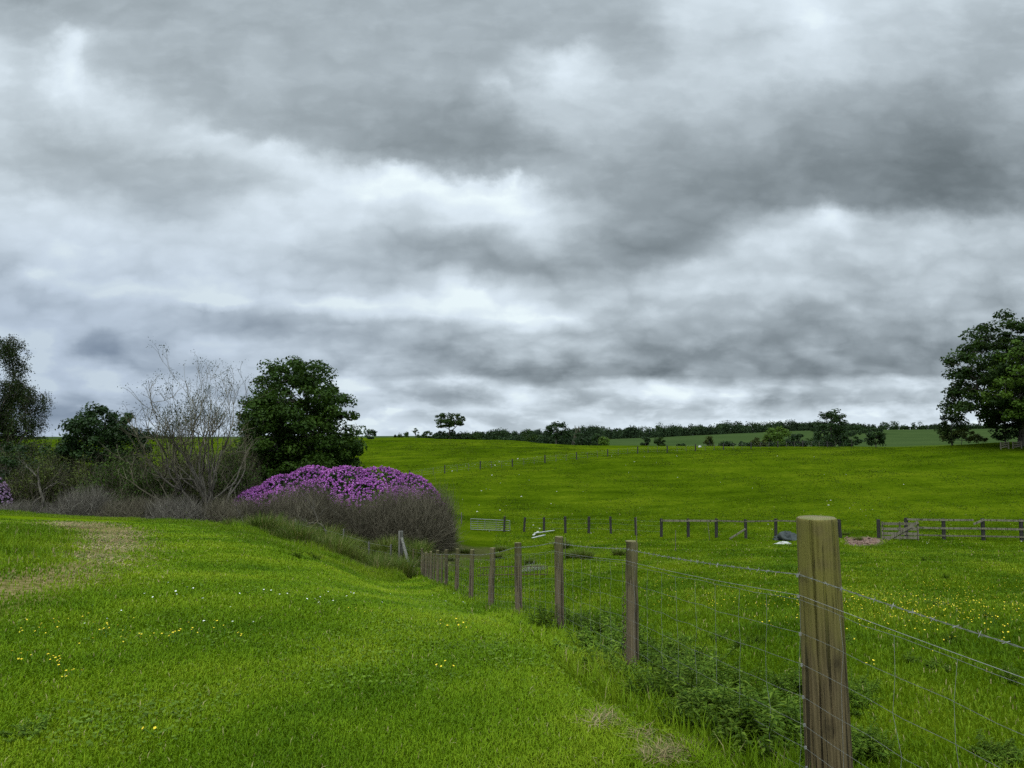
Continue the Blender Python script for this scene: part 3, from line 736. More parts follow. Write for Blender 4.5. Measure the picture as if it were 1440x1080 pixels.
def twig_mass(rng, rx, ry, h, n, w, droop=.2, shell=.5):
    """thin twigs from the footprint up and out to a rounded outline"""
    a = rng.uniform(0, 2*math.pi, n); q = np.sqrt(rng.uniform(0, 1, n))
    B = np.stack([rx*.75*q*np.cos(a), ry*.75*q*np.sin(a), np.full(n, -.1)], 1)
    el = np.arcsin(np.clip(rng.uniform(.0, 1, n), 0, 1)); a2 = a + rng.normal(size=n)*.6; s = rng.uniform(shell, 1.06, n)
    E = np.stack([rx*np.cos(el)*np.cos(a2)*s, ry*np.cos(el)*np.sin(a2)*s, h*np.sin(el)*s], 1)
    E[:,2] *= .82+.3*vnoise(E[:,0]*1.3+7, E[:,1]*1.3+3, 5); E[:,2] = np.maximum(E[:,2], .05)
    t0 = rng.uniform(.25, .6, n)[:,None]; S = B+(E-B)*t0
    t = np.array([0, .36, .7, 1])[None,:,None]
    P = S[:,None]*(1-t) + E[:,None]*t + np.cumsum(rng.normal(size=(n,4,3))*.045*h, 1)*[1,1,.6]
    E = E*(1+.42*(vnoise(E[:,0]*2.1+3, E[:,2]*2.1+E[:,1]*1.7, 6)-.5))[:,None]; P[:,3,2] -= droop*rng.uniform(0, 1, n)*h*.12
    d = P[:,3]-P[:,0]; sd = np.cross(d, rng.normal(size=(n,3))); sd /= np.linalg.norm(sd, axis=1)[:,None]+1e-9
    ww = (w*rng.uniform(.6, 1.4, n))[:,None,None]*np.array([1,.8,.6,.25])[None,:,None]/2
    V = np.stack([P-sd[:,None]*ww, P+sd[:,None]*ww], 2).reshape(-1, 3)
    b = np.arange(n)[:,None,None]*8; i = np.arange(3)[None,:,None]*2
    Q = (b+i+np.array([[0,1,3,2]])[None]).reshape(-1, 4)
    return V, Q, np.repeat(rng.uniform(0, 1, n), 8), E

def scrub(name, label, base, rx, ry, h, n, seed, mat, w=.012, leafn=0, lm=None, leaf=.07, cat='bush', group=None):
    rng = np.random.default_rng(seed); o = empty(name, base, label, cat, group)
    V, Q, a, E = twig_mass(rng, rx, ry, h, n, w)
    link('twigs', mesh_np('twigs', V, [Q], [mat], {'rnd': a}), o)
    mb = MB()
    for k in range(9):
        e = E[rng.integers(n)]; mb.tube(wiggle([e[0]*.25, e[1]*.25, -.2], e*.8, rng, 5, .07), np.linspace(.035, .010, 5), 5, a=rng.uniform())
    link('stems', mb.mesh('stems', [mat], True), o)
    if leafn:
        k = rng.integers(0, n, leafn); C = E[k]*rng.uniform(.55, 1.0, leafn)[:,None] + rng.normal(size=(leafn,3))*.12; C[:,2] = np.maximum(C[:,2], .05)
        V, Q = quads(C, rng.normal(size=C.shape)*.7+[0,0,.6], leaf, rng)
        link('foliage', mesh_np('foliage', V, [Q], [lm], {'rnd': np.repeat(rng.uniform(0, 1, leafn), 4)}), o)
    return o

# big dark maple behind the rhododendron
b = gp(430, 52)
def sc_env(rows, d, px0, by):      # outline rows (image row, left, right) at depth d -> metres round the trunk
    out = []
    for yy, l, r_ in rows:
        k = d/F; out.append(((by-yy)*k, (px0-l)*k, (r_-px0)*k, (r_-l)*.5*k))
    return sorted(out)
by = 610-(b[2]-ZC)*F/52
env = sc_env([(500,396,446),(509,378,458),(528,360,466),(550,351,480),(575,344,494),(600,341,502),(630,340,504),(655,344,506),(690,366,494),(715,395,460)], 52, 430, by)
tree('maple_tree', 'dense dark green round-headed tree behind the purple rhododendron', 'tree', b, env, 300, .78, 200, .22, M_maple, M_bark, 17, .28, .8, bias=.45, mind=.55, squash=.62, limbs=12)

# dark evergreen shrub left of the bare tree
b = gp(147, 47); by = 610-(b[2]-ZC)*F/47
env = sc_env([(572,138,162),(580,118,182),(595,104,198),(615,96,202),(640,92,206),(670,90,206),(700,96,200),(728,120,180)], 47, 147, by)
o = tree('laurel_shrub', 'very dark spiky evergreen shrub left of the tall bare tree', 'shrub', b, env, 190, .56, 170, .19, M_darkleaf, M_bark, 12, .16, .6, bias=.42, mind=.38, squash=.7, limbs=10, stems=3)

# birch at the left edge of the view
b = gp(4, 50); by = 610-(b[2]-ZC)*F/50
rng = np.random.default_rng(13)
o = empty('birch_tree', b, 'tall airy weeping birch standing left of the dark evergreen shrub', 'tree')
mb = MB(); tips = []
for sx, hh in ((0, 12.6), (1.4, 9.0), (-1.6, 11.6)):
    T = wiggle([sx*.4, 0, -.3], [sx, rng.uniform(-.5, .5), hh], rng, 10, .02); R = np.linspace(.16, .02, 10); mb.tube(T, R, 7)
    for k in range(44):
        i = rng.uniform(2.0, 9); q = np.array([np.interp(i, range(10), T[:,c]) for c in range(3)])
        if sx == 1.4 and q[2] < 4: continue
        L = (.55+1.75*(1-abs(q[2]-4.2)/8.5))*rng.uniform(.5, 1.1); f = rng.uniform(0, 2*math.pi)
        e = q+np.array([math.cos(f)*L, math.sin(f)*L, rng.uniform(.2, .9)*L*.6]); P = wiggle(q, e, rng, 5, .05, .05)
        mb.tube(P, np.linspace(.035, .010, 5), 4)
        for s in range(9):
            j = rng.uniform(1, 4); st = np.array([np.interp(j, range(5), P[:,c]) for c in range(3)]) + rng.normal(size=3)*.12
            tips.append((st, rng.uniform(.5, 1.5)))
link('trunk', mb.mesh('trunk', [M_bark], True), o)
C = []; mw = MB()
for st, L in tips:
    e = st+np.array([rng.normal()*.2, rng.normal()*.2, -L]); P = wiggle(st, e, rng, 4, .06); mw.tube(P, .006, 3)
    m = 56; t = rng.uniform(0, 1, m)[:,None]; C.append(st+(e-st)*t+rng.normal(size=(m,3))*[.17,.17,.1])
C = np.concatenate(C)
link('branches', mw.mesh('branches', [M_twig]), o)
V, Q = quads(C, rng.normal(size=C.shape), .10, rng); link('crown', mesh_np('crown', V, [Q], [M_birch], {'rnd': np.repeat(rng.uniform(0, 1, len(C)), 4)}), o)

b = gp(22, 44); by = 610-(b[2]-ZC)*F/44
env = sc_env([(622,8,40),(635,-20,70),(655,-40,84),(680,-40,84),(705,-30,70),(728,-10,50)], 44, 22, by)
tree('elder_bush', 'mid green leafy bush under the weeping birch', 'bush', b, env, 60, .55, 110, .16, M_darkleaf, M_bark, 14, .08, .6, bias=.4, mind=.4, stems=3, limbs=5)

# bare trees
bare_tree('bare_tree', 'tall many-stemmed bare pale tree beside the dense dark tree', gp(302, 40.5), 7, 3.2, .10, 4, 21, M_pale, fan=.50, spread=.47, upw=.28, kids=(2,4), shrink=.70, leaf=.06, lm=M_birch, lper=12, rmin=.008)
bare_tree('bare_tree', 'slender thinly leafed tree between the evergreen shrub and the pale bare tree', gp(236, 42), 4, 3.5, .055, 4, 22, M_bark, fan=.34, spread=.36, upw=.32, kids=(2,3), shrink=.68, leaf=.09, lm=M_birch, lper=9, rmin=.007)
bare_tree('bare_tree', 'thin leafless sapling rising behind the dark evergreen shrub', gp(182, 49), 1, 3.4, .06, 3, 24, M_pale, lean=(-.08,0), spread=.38, upw=.4, kids=(2,3), shrink=.62, rmin=.009)
bare_tree('bare_tree', 'small grey leafless sapling beside the weeping birch', gp(70, 45), 2, 2.3, .045, 3, 25, M_pale, fan=.3, spread=.4, upw=.35, kids=(2,3), shrink=.6, rmin=.007)

# rhododendron in full flower
def rhodo(name, label, base, rx, ry, h, lobes, petal, seed, ntr, fl):
    rng = np.random.default_rng(seed); o = empty(name, base, label, 'bush')
    n = 70000 if ntr > 2000 else 7000
    def surf(n, lo):
        k = rng.integers(0, len(lobes), n); lb = np.array(lobes)[k]
        d = rng.normal(size=(n,3)); d /= np.linalg.norm(d, axis=1)[:,None]; d[:,2] = np.abs(d[:,2])
        c = lb[:,:3]; r = lb[:,3:6]; P = c+d*r*rng.uniform(lo, 1.0, n)[:,None]
        ok = np.ones(n, bool)
        for q in np.array(lobes): ok &= (np.sum(((P-q[:3])/q[3:6])**2, 1) > lo*lo*.93)
        return P[ok], d[ok]
    P, d = surf(n, .86)
    V, Q = quads(P, d+rng.normal(size=P.shape)*.5, .17, rng, .4)
    link('foliage', mesh_np('foliage', V, [Q], [M_darkleaf], {'rnd': np.repeat(rng.uniform(0, 1, len(P)), 4)}), o)
    P, d = surf(ntr, .965)
    keep = vnoise(P[:,0]*1.6, P[:,1]*1.6+P[:,2]*1.9, 8) > rng.uniform(-.45, .62, len(P)); P, d = P[keep], d[keep]
    P = P+d*.05
    per = 11; e = rng.normal(size=(len(P)*per, 3)); e /= np.linalg.norm(e, axis=1)[:,None]
    e = e + np.repeat(d, per, 0)*.7; C = np.repeat(P, per, 0)+e*(.042 if ntr > 2000 else .055)
    V, Q = quads(C, e+rng.normal(size=e.shape)*.2, fl, rng, .8)
    rr = np.repeat(np.clip(np.repeat(rng.uniform(0, 1, len(P)), per)*.6+rng.uniform(0, .4, len(C)), 0, 1), 4)
    tag(link('blossom', mesh_np('blossom', V, [Q], [petal], {'rnd': rr}), o), kind='stuff')
    mb = MB()
    for k in range(22):
        lb = lobes[k % len(lobes)]; e = np.array(lb[:3])+np.array([rng.normal()*lb[3]*.5, rng.normal()*lb[4]*.5, lb[5]*.7])
        mb.tube(wiggle([lb[0]*.6, lb[1], -.2], e, rng, 5, .07), np.linspace(.05, .015, 5), 5)
    link('stems', mb.mesh('stems', [M_bark], True), o)
    return o
b = gp(500, 43)
k_ = 43/F; by = 610-(b[2]-ZC)*F/43
def lobe(px, yt, wpx, yd=0., dep=1.7): 
    h = (by-yt)*k_; return ((px-500)*k_, yd, 0., wpx*1.22*k_, dep, h)
LOB = [lobe(372,684,44,.2), lobe(402,668,44), lobe(440,656,52,.3,1.9), lobe(490,655,58,-.2,2.2), lobe(535,657,56,.1,2.1), lobe(574,667,46,.1,1.9), lobe(594,690,28,0,1.5), lobe(460,672,50,-1.2,1.6), lobe(525,672,50,-1.2,1.6), lobe(565,682,46,-.9,1.5), lobe(410,684,44,-1.,1.5)]
rhodo('rhododendron', 'huge rhododendron covered in purple blossom below the dense dark tree', b, 5, 2, 4, LOB, M_purple, 31, 23000, .078)
b = gp(2, 40); by = 610-(b[2]-ZC)*F/40; k_ = 40/F
rhodo('rhododendron', 'faded lilac rhododendron low under the weeping birch', b, 1, 1, 2, [((-8)*k_, 0, 0, 26*k_, .9, (by-668)*k_), ((8)*k_, -.3, 0, 16*k_, .7, (by-682)*k_)], M_lilac, 32, 520, .10)

# grey and olive scrub along the ditch
GS = 'grey leafless scrub bushes along the ditch'
def px_scrub(name, label, px, d, top, wpx, n, seed, mat, **kw):
    b = gp(px, d); by = 610-(b[2]-ZC)*F/d; k = d/F
    return scrub(name, label, b, wpx/2*k, wpx/2*k*.75, (by-top)*k*1.14, n, seed, mat, **kw)
px_scrub('thorn_bush', 'large rounded grey-brown leafless bush in front of the purple rhododendron', 566, 39, 686, 150, 19000, 41, M_twig, leafn=500, lm=M_olive)
px_scrub('thorn_bush', 'broad brown leafless bush below the left half of the purple blossom', 428, 38.5, 684, 165, 19000, 42, M_twig, leafn=800, lm=M_olive)
px_scrub('thorn_bush', 'low brown leafless bush in the middle under the purple blossom', 502, 38.2, 702, 100, 9000, 47, M_twig, leafn=900, lm=M_olive)
px_scrub('thorn_bush', 'small dark leafless bush at the right end of the rhododendron', 612, 40, 686, 66, 8000, 43, M_twig, leafn=500, lm=M_olive)
px_scrub('thorn_bush', 'low grey scrub around the foot of the tall pale bare tree', 330, 37.5, 700, 130, 12000, 44, M_twig, leafn=600, lm=M_olive)
px_scrub('thorn_bush', 'rounded grey leafless bush below the dark evergreen shrub', 125, 37, 686, 105, 9000, 45, M_twigpale, leafn=300, lm=M_olive)
for q, (px, d, top, wp) in enumerate([(35,36.5,704,110),(185,36.5,700,110),(250,36.5,698,110),(-40,38,704,120),(90,36.3,708,80),(220,37.5,700,80)]):
    px_scrub('thorn_bush', 'grey leafless scrub behind the crest of the lawn', px, d, top, wp, 7000, 50+q, M_twigpale if q % 2 == 0 else M_twig, leafn=500, lm=M_olive, group=GS)
for q, (px, d, top, wp, lab) in enumerate([(60,42,648,110,'olive green bramble bush between the birch and the evergreen shrub'),(172,41.5,640,110,'olive bramble bush in front of the dark evergreen shrub'),
        (245,43,652,110,'olive bramble thicket behind the slender thinly leafed tree'),(330,44,640,90,'olive thicket between the pale bare tree and the dense dark tree'),(110,43,654,110,'brownish green bramble bush below the sapling beside the birch'),(208,40,664,90,'low green bramble bush under the slender thinly leafed tree')]):
    px_scrub('bramble_bush', lab, px, d, top, wp, 4000, 60+q, M_twig, leafn=22000, lm=M_hedge if q % 2 else M_olive, leaf=.13)

for q, (px, d, top, wp, lab) in enumerate([(85,47,628,110,'tall olive thicket on the far side of the scrub beside the birch'),(270,48,634,120,'dark olive thicket behind the middle of the pale bare tree'),(200,48.5,645,80,'low olive thicket below the gap with the far field'),(335,49,628,80,'dark green thicket touching the left side of the dense dark tree'),(10,46,630,90,'dark thicket behind the leafy bush under the birch')]):
    px_scrub('bramble_bush', lab, px, d, top, wp, 6000, 360+q, M_twig, leafn=24000, lm=M_hedge if q % 2 == 0 else M_olive, leaf=.14)

# fallen and dead branches
def dead_branch(label, base, segs, r, seed):
    rng = np.random.default_rng(seed); o = empty('dead_branch', base, label, 'branch'); mb = MB(); mt = MB()
    for P, rr in segs:
        P = np.array(P, float); m = len(P); t = np.linspace(0, m-1, 4*m); Q = np.stack([np.interp(t, range(m), P[:,c]) for c in range(3)], 1)+rng.normal(size=(4*m,3))*.015
        mb.tube(Q, np.linspace(rr, rr*.35, 4*m), 6)
        for k in range(6):
            i = rng.integers(m, 4*m); d = Q[i]-Q[i-3]; d /= np.linalg.norm(d); d = d+rng.normal(size=3)*.5
            mt.tube(wiggle(Q[i], Q[i]+d*rng.uniform(.2, .6), rng, 4, .1), np.linspace(rr*.3, .005, 4), 4)
    link('limb', mb.mesh('limb', [M_pale], True), o); link('twigs', mt.mesh('twigs', [M_pale]), o)
    return o
b = gp(466, 34.2); k_ = 34.2/F; by = 610-(b[2]-ZC)*F/34.2
q = lambda px, y, dy=0: ((px-466)*k_, dy, (by-y)*k_)
dead_branch('bleached white dead branch sticking up in front of the brown bush', b, [([q(468,by), q(460,742), q(450,733), q(444,716), q(443,702)], .036), ([q(450,733), q(438,735,.1), q(428,728,.2)], .022), ([q(445,718), q(436,704,.1), q(424,692,.2)], .02), ([q(449,728), q(458,716,-.1), q(468,710,-.1)], .02)], .05, 71)
b = gp(350, 33.5); by = 610-(b[2]-ZC)*F/33.5; k_ = 33.5/F
q = lambda px, y, dy=0: ((px-350)*k_, dy, (by-y)*k_)
dead_branch('thin pale dead branch leaning at the foot of the tall pale bare tree', b, [([q(350,by), q(346,732), q(337,715), q(335,700)], .03)], .03, 72)
b = gp(64, 36.5); by = 610-(b[2]-ZC)*F/36.5; k_ = 36.5/F
q = lambda px, y, dy=0: ((px-64)*k_, dy, (by-y)*k_)
dead_branch('crooked pale dead trunk among the grey scrub below the birch', b, [([q(66,by), q(66,700), q(60,685), q(57,668), q(58,655)], .075), ([q(64,698), q(52,706,.1), q(44,716,.1)], .05), ([q(66,690), q(76,682), q(88,676)], .035), ([q(58,672), q(46,660), q(36,652)], .035)], .1, 73)

# rushes and tussocks between the lawn edge and the ditch
rng = np.random.default_rng(80)
def tussock(n, h, seed, mat):
    r = np.random.default_rng(seed); a = r.uniform(0, 2*math.pi, n); q = np.sqrt(r.uniform(0, 1, n))*.28
    P = np.stack([q*np.cos(a), q*np.sin(a), np.zeros(n)], 1)
    V, Q, T, rr = blades(P, h*r.uniform(.5, 1.15, n), r.uniform(.008, .016, n), np.clip(.25+q*1.6+r.normal(0, .2, n), 0, .95), r, a+r.normal(0, .6, n))
    return mesh_np('rush_tussock', V, [Q, T], [mat], {'rnd': rr})
TV = [tussock(420, .75, s, M_dark) for s in (1,2,3)]
RG = 'rush tussocks on the wet bank below the scrub'
spots = []
for _ in range(4000):
    if len(spots) >= 80: break
    px = rng.uniform(345, 600); d = rng.uniform(27.5, 39)
    if d < edge_d(px)+.6 or (px > 575 and d < 33): continue
    p = gp(px, d)
    if all((p[0]-s_[0])**2+(p[1]-s_[1])**2 > .35 for s_ in spots): spots.append(p)
for q, p in enumerate(spots):
    o = link('rush_tussock', TV[q % 3], None, p); s = rng.uniform(.75, 1.5); o.scale = (s*1.2, s*1.2, s); o.rotation_euler = (0, 0, rng.uniform(0, 6))
    tag(o, 'dark green rush tussock on the bank below the scrub', 'rush tussock', RG)
for q, (px, py, s) in enumerate([(705,772,1.0),(700,782,.8),(820,783,1.5),(805,782,1.2),(790,768,1.6),(745,790,.9),(655,775,.9),(632,785,.8),(870,778,1.0),(600,783,.9),(1208,757,.8),(1190,750,.7)]):
    p = on_ground(px, py+3); o = link('rush_tussock', TV[q % 3], None, p); o.scale = (s*.9, s*.9, s*.45); o.rotation_euler = (0, 0, q*1.1)
    tag(o, 'low dark rush tussock scattered on the grazed pasture', 'rush tussock', 'low rush tussocks on the grazed pasture')

# ------------------------------------------------------------------ trees far away
def far_tree(name, label, px, base_y, d, rows, nc, cr, per, leaf, lm, seed, trunk_r=.2, cat='tree', group=None, **kw):
    b = gp(px, d); by = 610-(b[2]-ZC)*F/d
    env = sc_env(rows, d, px, by)
    return tree(name, label, cat, b, env, nc, cr, per, leaf, lm, M_bark, seed, trunk_r, group=group, **kw)
# big sycamore at the right edge, and its ivy-bright neighbour
b = gp(1436, 110); by = 610-(b[2]-ZC)*F/110
env = sc_env([(440,1420,1452),(447,1398,1476),(462,1386,1488),(480,1372,1500),(500,1352,1515),(520,1344,1522),(545,1350,1528),(560,1342,1530),(575,1344,1525),(586,1374,1515),(598,1392,1490)], 110, 1436, by)
tree('sycamore_tree', 'huge spreading dark tree at the right end of the pasture crest', 'tree', gp(1436, 110), env, 230, 1.5, 170, .46, M_oak, M_bark, 91, .55, .72, bias=.40, mind=1.5, squash=.55, limbs=16)
b = gp(1436, 104); by = 610-(b[2]-ZC)*F/104
env = sc_env([(478,1424,1452),(500,1404,1475),(530,1390,1490),(560,1384,1490),(580,1392,1480),(598,1410,1460)], 104, 1436, by)
tree('ash_tree', 'brighter green tree in front of the huge dark spreading tree', 'tree', gp(1444, 104), env, 60, 1.15, 130, .42, M_bright, M_bark, 92, .25, .7, bias=.45, mind=1.2, squash=.55, limbs=9)
far_tree('hawthorn_tree', 'dark low round tree under the huge spreading tree', 1412, 620, 112, [(588,1398,1428),(598,1384,1440),(608,1384,1440),(618,1392,1432)], 26, .8, 90, .35, M_darkleaf, 93, .12, limbs=4)
far_tree('hawthorn_tree', 'loose tree on the crest just left of the huge spreading tree', 1337, 622, 122, [(578,1330,1346),(588,1322,1354),(600,1320,1356),(612,1324,1352),(622,1332,1344)], 34, .8, 80, .34, M_oak, 94, .15, limbs=5, mind=.6)
far_tree('elder_bush', 'pale flowering low bush on the crest by the loose tree', 1350, 622, 120, [(603,1340,1362),(611,1326,1380),(619,1322,1386)], 30, .55, 70, .26, M_olive, 95, .06, cat='bush', limbs=3)
far_tree('ash_tree', 'tall dark field tree in the middle of the right hedge line', 1168, 628, 165, [(576,1160,1178),(584,1150,1186),(596,1146,1190),(608,1148,1190),(618,1152,1186),(625,1160,1176)], 46, 1.05, 80, .45, M_darkleaf, 96, .25, limbs=7, mind=.9)
far_tree('hawthorn_tree', 'bright yellow-green round tree left of the tall dark field tree', 1092, 630, 165, [(602,1082,1102),(610,1076,1108),(620,1075,1109),(628,1082,1102)], 30, .95, 80, .42, M_bright, 97, .15, limbs=4)
far_tree('hawthorn_bush', 'dark round bush right of the bright yellow-green tree', 1122, 630, 165, [(611,1112,1134),(619,1106,1138),(628,1108,1136)], 24, .85, 70, .42, M_darkleaf, 98, .1, cat='bush', limbs=3)
far_tree('hawthorn_bush', 'reddish dark low bush left of the bright yellow-green tree', 1067, 630, 165, [(617,1058,1076),(623,1056,1080),(628,1058,1078)], 16, .6, 60, .35, M_olive, 99, .08, cat='bush', limbs=3)
far_tree('pine_tree', 'small dark conical tree standing alone on the right crest', 1230, 627, 150, [(602,1227,1233),(608,1222,1238),(616,1218,1242),(624,1220,1240)], 24, .7, 80, .38, M_darkleaf, 100, .12, limbs=3)
far_tree('hawthorn_bush', 'dark bush between the tall field tree and the conical tree', 1196, 628, 160, [(612,1188,1204),(620,1184,1208),(627,1186,1206)], 18, .75, 60, .4, M_darkleaf, 101, .1, cat='bush', limbs=3)
for q, (px, d, t, w_, m, lab) in enumerate([(853,190,614,20,M_bright,'bright green bush at the left end of the far green crop field'),(907,190,614,15,M_darkleaf,'dark rounded bush, left of two side by side before the crop field'),(927,190,616,16,M_oak,'greener rounded bush, right of two side by side before the crop field'),
        (957,185,624,9,M_darkleaf,'tiny dark bush in the pasture beyond the upper fence'),(997,180,615,14,M_olive,'thin olive bush beyond the upper fence'),(1021,180,622,22,M_darkleaf,'flat dark bush beyond the upper fence'),(840,200,612,20,M_darkleaf,'dark bush behind the bright green bush near the crop field'),
        (521,235,603,14,M_darkleaf,'small round dark tree on the skyline beside the dense dark tree'),(700,260,604,30,M_darkleaf,'dark bush on the skyline right of the open-crowned oak'),(742,262,606,22,M_oak,'rounded hedge bush on the skyline midway to the crop field'),(664,258,608,26,M_oak,'low hedge bush just right of the open-crowned oak'),(818,240,608,22,M_darkleaf,'dark hedge bush right of the round skyline tree')]):
    by_ = 610-(gp(px, d)[2]-ZC)*F/d; h_ = max(by_-t, 4)
    far_tree('hawthorn_bush', lab, px, 0, d, [(t, px-w_*.22, px+w_*.22),(t+h_*.35, px-w_*.48, px+w_*.48),(t+h_*.7, px-w_*.5, px+w_*.5),(by_-1, px-w_*.35, px+w_*.35)], 14, d*w_/F*.22, 60, d*.0022, m, 110+q, .08, cat='bush', limbs=3)
far_tree('oak_tree', 'open flat-crowned oak alone on the skyline left of centre', 632, 618, 245, [(580,622,648),(585,614,653),(592,612,654),(600,616,650)], 50, 1.15, 70, .55, M_oak, 130, .4, limbs=9, mind=1.0, squash=.5, top=.3)
far_tree('hawthorn_bush', 'dark thicket at the foot of the open-crowned oak', 634, 620, 250, [(606,618,652),(612,606,660),(617,606,660)], 26, 1.0, 60, .6, M_darkleaf, 131, .1, cat='bush', limbs=3)
far_tree('oak_tree', 'round dark tree rising above the far wood left of the crop field', 782, 621, 250, [(594,774,790),(600,767,798),(609,764,800),(619,768,796)], 30, 1.2, 70, .6, M_darkleaf, 132, .3, limbs=6)
bare_tree('bare_tree', 'small spindly bare tree beside the round dark skyline tree', gp(805, 245), 2, 3.2, .12, 3, 133, M_bark, fan=.2, spread=.4, upw=.3, kids=(2,3), rmin=.05)
bare_tree('bare_tree', 'tiny thin tree on the skyline left of the open-crowned oak', gp(585, 250), 2, 1.6, .08, 2, 134, M_bark, fan=.3, spread=.4, upw=.3, rmin=.04, leaf=.45, lm=M_oak, lper=10)
for q, (px, t, w_, lab) in enumerate([(560,611,12,'tiny scrap of hedge on the skyline near the dense dark tree'),(572,609,14,'low pale hedge bush left of the tiny thin skyline tree'),(598,607,22,'low hedge bush between the tiny thin tree and the oak'),(30,612,60,'skyline hedge behind the weeping birch'),(225,612,60,'skyline hedge behind the slender thinly leafed tree')]):
    d = 262; by_ = 610-(gp(px, d)[2]-ZC)*F/d; h_ = max(by_-t, 4)
    far_tree('hedge_bush', lab, px, 0, d, [(t, px-w_*.3, px+w_*.3),(t+h_*.5, px-w_*.5, px+w_*.5),(by_-.5, px-w_*.5, px+w_*.5)], max(8, int(w_*.7)), .75, 40, .5, M_oak, 140+q, .08, cat='bush', limbs=2)

# woods and hedges on the horizon
rng = np.random.default_rng(150)
def wood(name, label, rows, n, seed, mat, leaf, per, kind='stuff', cat=None):
    """rows: (image column, depth, height in m, thickness in depth)"""
    r = np.random.default_rng(seed); a = np.array(rows, float)
    px = r.uniform(a[0,0], a[-1,0], n); d = np.interp(px, a[:,0], a[:,1])+np.interp(px, a[:,0], a[:,3])*r.uniform(0, 1, n)
    h = np.interp(px, a[:,0], a[:,2])*r.uniform(.62, 1.05, n)*(.50+.95*vnoise(px*.055, d*.03, seed)); x = (px-720)/F*d; z = H(x, d)
    Vs, Qs, As, m = [], [], [], 0
    for fr, rr in ((.78, .30), (.50, .40), (.20, .34)):
        C = np.stack([x+r.normal(0, 1, n)*h*.06, d+r.normal(0, 1, n)*h*.06, z+h*fr], 1)
        V, Q, A_ = clump_leaves(C, h*rr*r.uniform(.7, 1.2, n), per, leaf, r, .85, .4)
        Vs.append(V); Qs.append(Q+m); As.append(A_); m += len(V)
    o = link(name, mesh_np(name, np.concatenate(Vs), [np.concatenate(Qs)], [mat], {'rnd': np.concatenate(As)}))
    return tag(o, label, cat, kind=kind)
wood('far_woodland', 'dark wood along the horizon beyond the crop field', [(600,560,5,60),(660,560,6.5,60),(830,570,9,90),(900,610,10.5,120),(1000,620,10.5,120),(1150,640,9.5,100),(1210,660,8,80)], 1000, 151, M_wood, 1.15, 70)
wood('skyline_woodland', 'line of round trees on the far right skyline', [(1195,690,8.5,30),(1250,700,8.5,30),(1330,700,6.5,30),(1470,700,6.5,30)], 130, 152, M_wood, 1.0, 60)
wood('near_woodland', 'belt of dark trees behind the pasture skyline', [(590,300,2.2,30),(640,300,3.6,40),(760,300,4.6,40),(850,330,5.4,40)], 330, 153, M_wood, .75, 80)
wood('hedge', 'long dark hedge climbing along the top of the far right field', [(1140,560,3.6,4),(1250,585,3.6,4),(1340,595,3.2,4),(1450,600,3,4)], 260, 154, M_darkleaf, .8, 26, None, 'hedge')
wood('hedge', 'dark hedge running down between the two far crop fields', [(1145,380,4.5,20),(1190,430,4.2,40),(1240,520,3.6,30)], 120, 155, M_darkleaf, .7, 30, None, 'hedge')
wood('hedge', 'straggly hedge behind the bushes at the foot of the crop field', [(1040,300,3.0,6),(1160,300,3.6,6),(1200,300,2.5,6)], 70, 156, M_darkleaf, .6, 30, None, 'hedge')
#@@PART4
# ------------------------------------------------------------------ materials of the fences
M_strain = wood_mat('strainer_wood', (.040,.030,.012), (.130,.098,.048), (.130,.122,.022), (.45, 1.05), 1.7, ((.02,-.10,.62,.035),(-.03,-.10,.34,.045),(.055,-.09,.95,.02)))
M_post = wood_mat('post_wood', (.052,.040,.022), (.145,.115,.068), (.085,.080,.03), (.4, 1.0), 1.3)
M_oldpost = wood_mat('old_post_wood', (.06,.06,.048), (.17,.165,.14), None, grain=1.0)
M_black = wood_mat('dark_post_wood', (.012,.011,.010), (.045,.042,.038), None, grain=.8)
M_rail = wood_mat('weathered_rail_wood', (.080,.073,.048), (.195,.18,.135), None, grain=.8)
M_brownrail = wood_mat('brown_rail_wood', (.060,.055,.036), (.15,.14,.10), None, grain=.8)
M_endgrain, g = new_mat('sawn_post_top')
tc = g.new('ShaderNodeTexCoord').outputs['Object']
wv = g.new('ShaderNodeTexWave', wave_type='RINGS', rings_direction='Z'); g.set(wv.inputs['Vector'], tc); wv.inputs['Scale'].default_value = 34; wv.inputs['Distortion'].default_value = 2.2; wv.inputs['Detail'].default_value = 3
cE = g.mix(wv.outputs[1], (.10,.09,.04), (.24,.21,.11)); cE = g.mix(g.rng(g.noise(tc, 12, 4), .45, .65), cE, (.13,.14,.05))
finish(g, principled(g, cE, .9, .15, wv.outputs[1], .5, .003))
M_wire = simple_mat('galvanised_wire', (.21,.212,.20), .55, .3, .25, 30, .2, .2)
M_rust = simple_mat('rusty_metal', (.085,.055,.038), .8, .3, .4, 20, .3, .3)
M_galv = simple_mat('galvanised_gate', (.145,.165,.135), .5, .5, .2, 12, .1, .3)
M_white = simple_mat('white_paint', (.36,.37,.335), .7, .3, .2, 6)
M_wool = simple_mat('white_wool', (.46,.46,.39), .95, .05, .15, 20, .6)
M_tarp = simple_mat('dark_tarpaulin', (.028,.036,.034), .6, .3, .5, 5, .6)
M_brick = simple_mat('brick_rubble', (.17,.115,.085), .9, .1, .45, 2, .4)

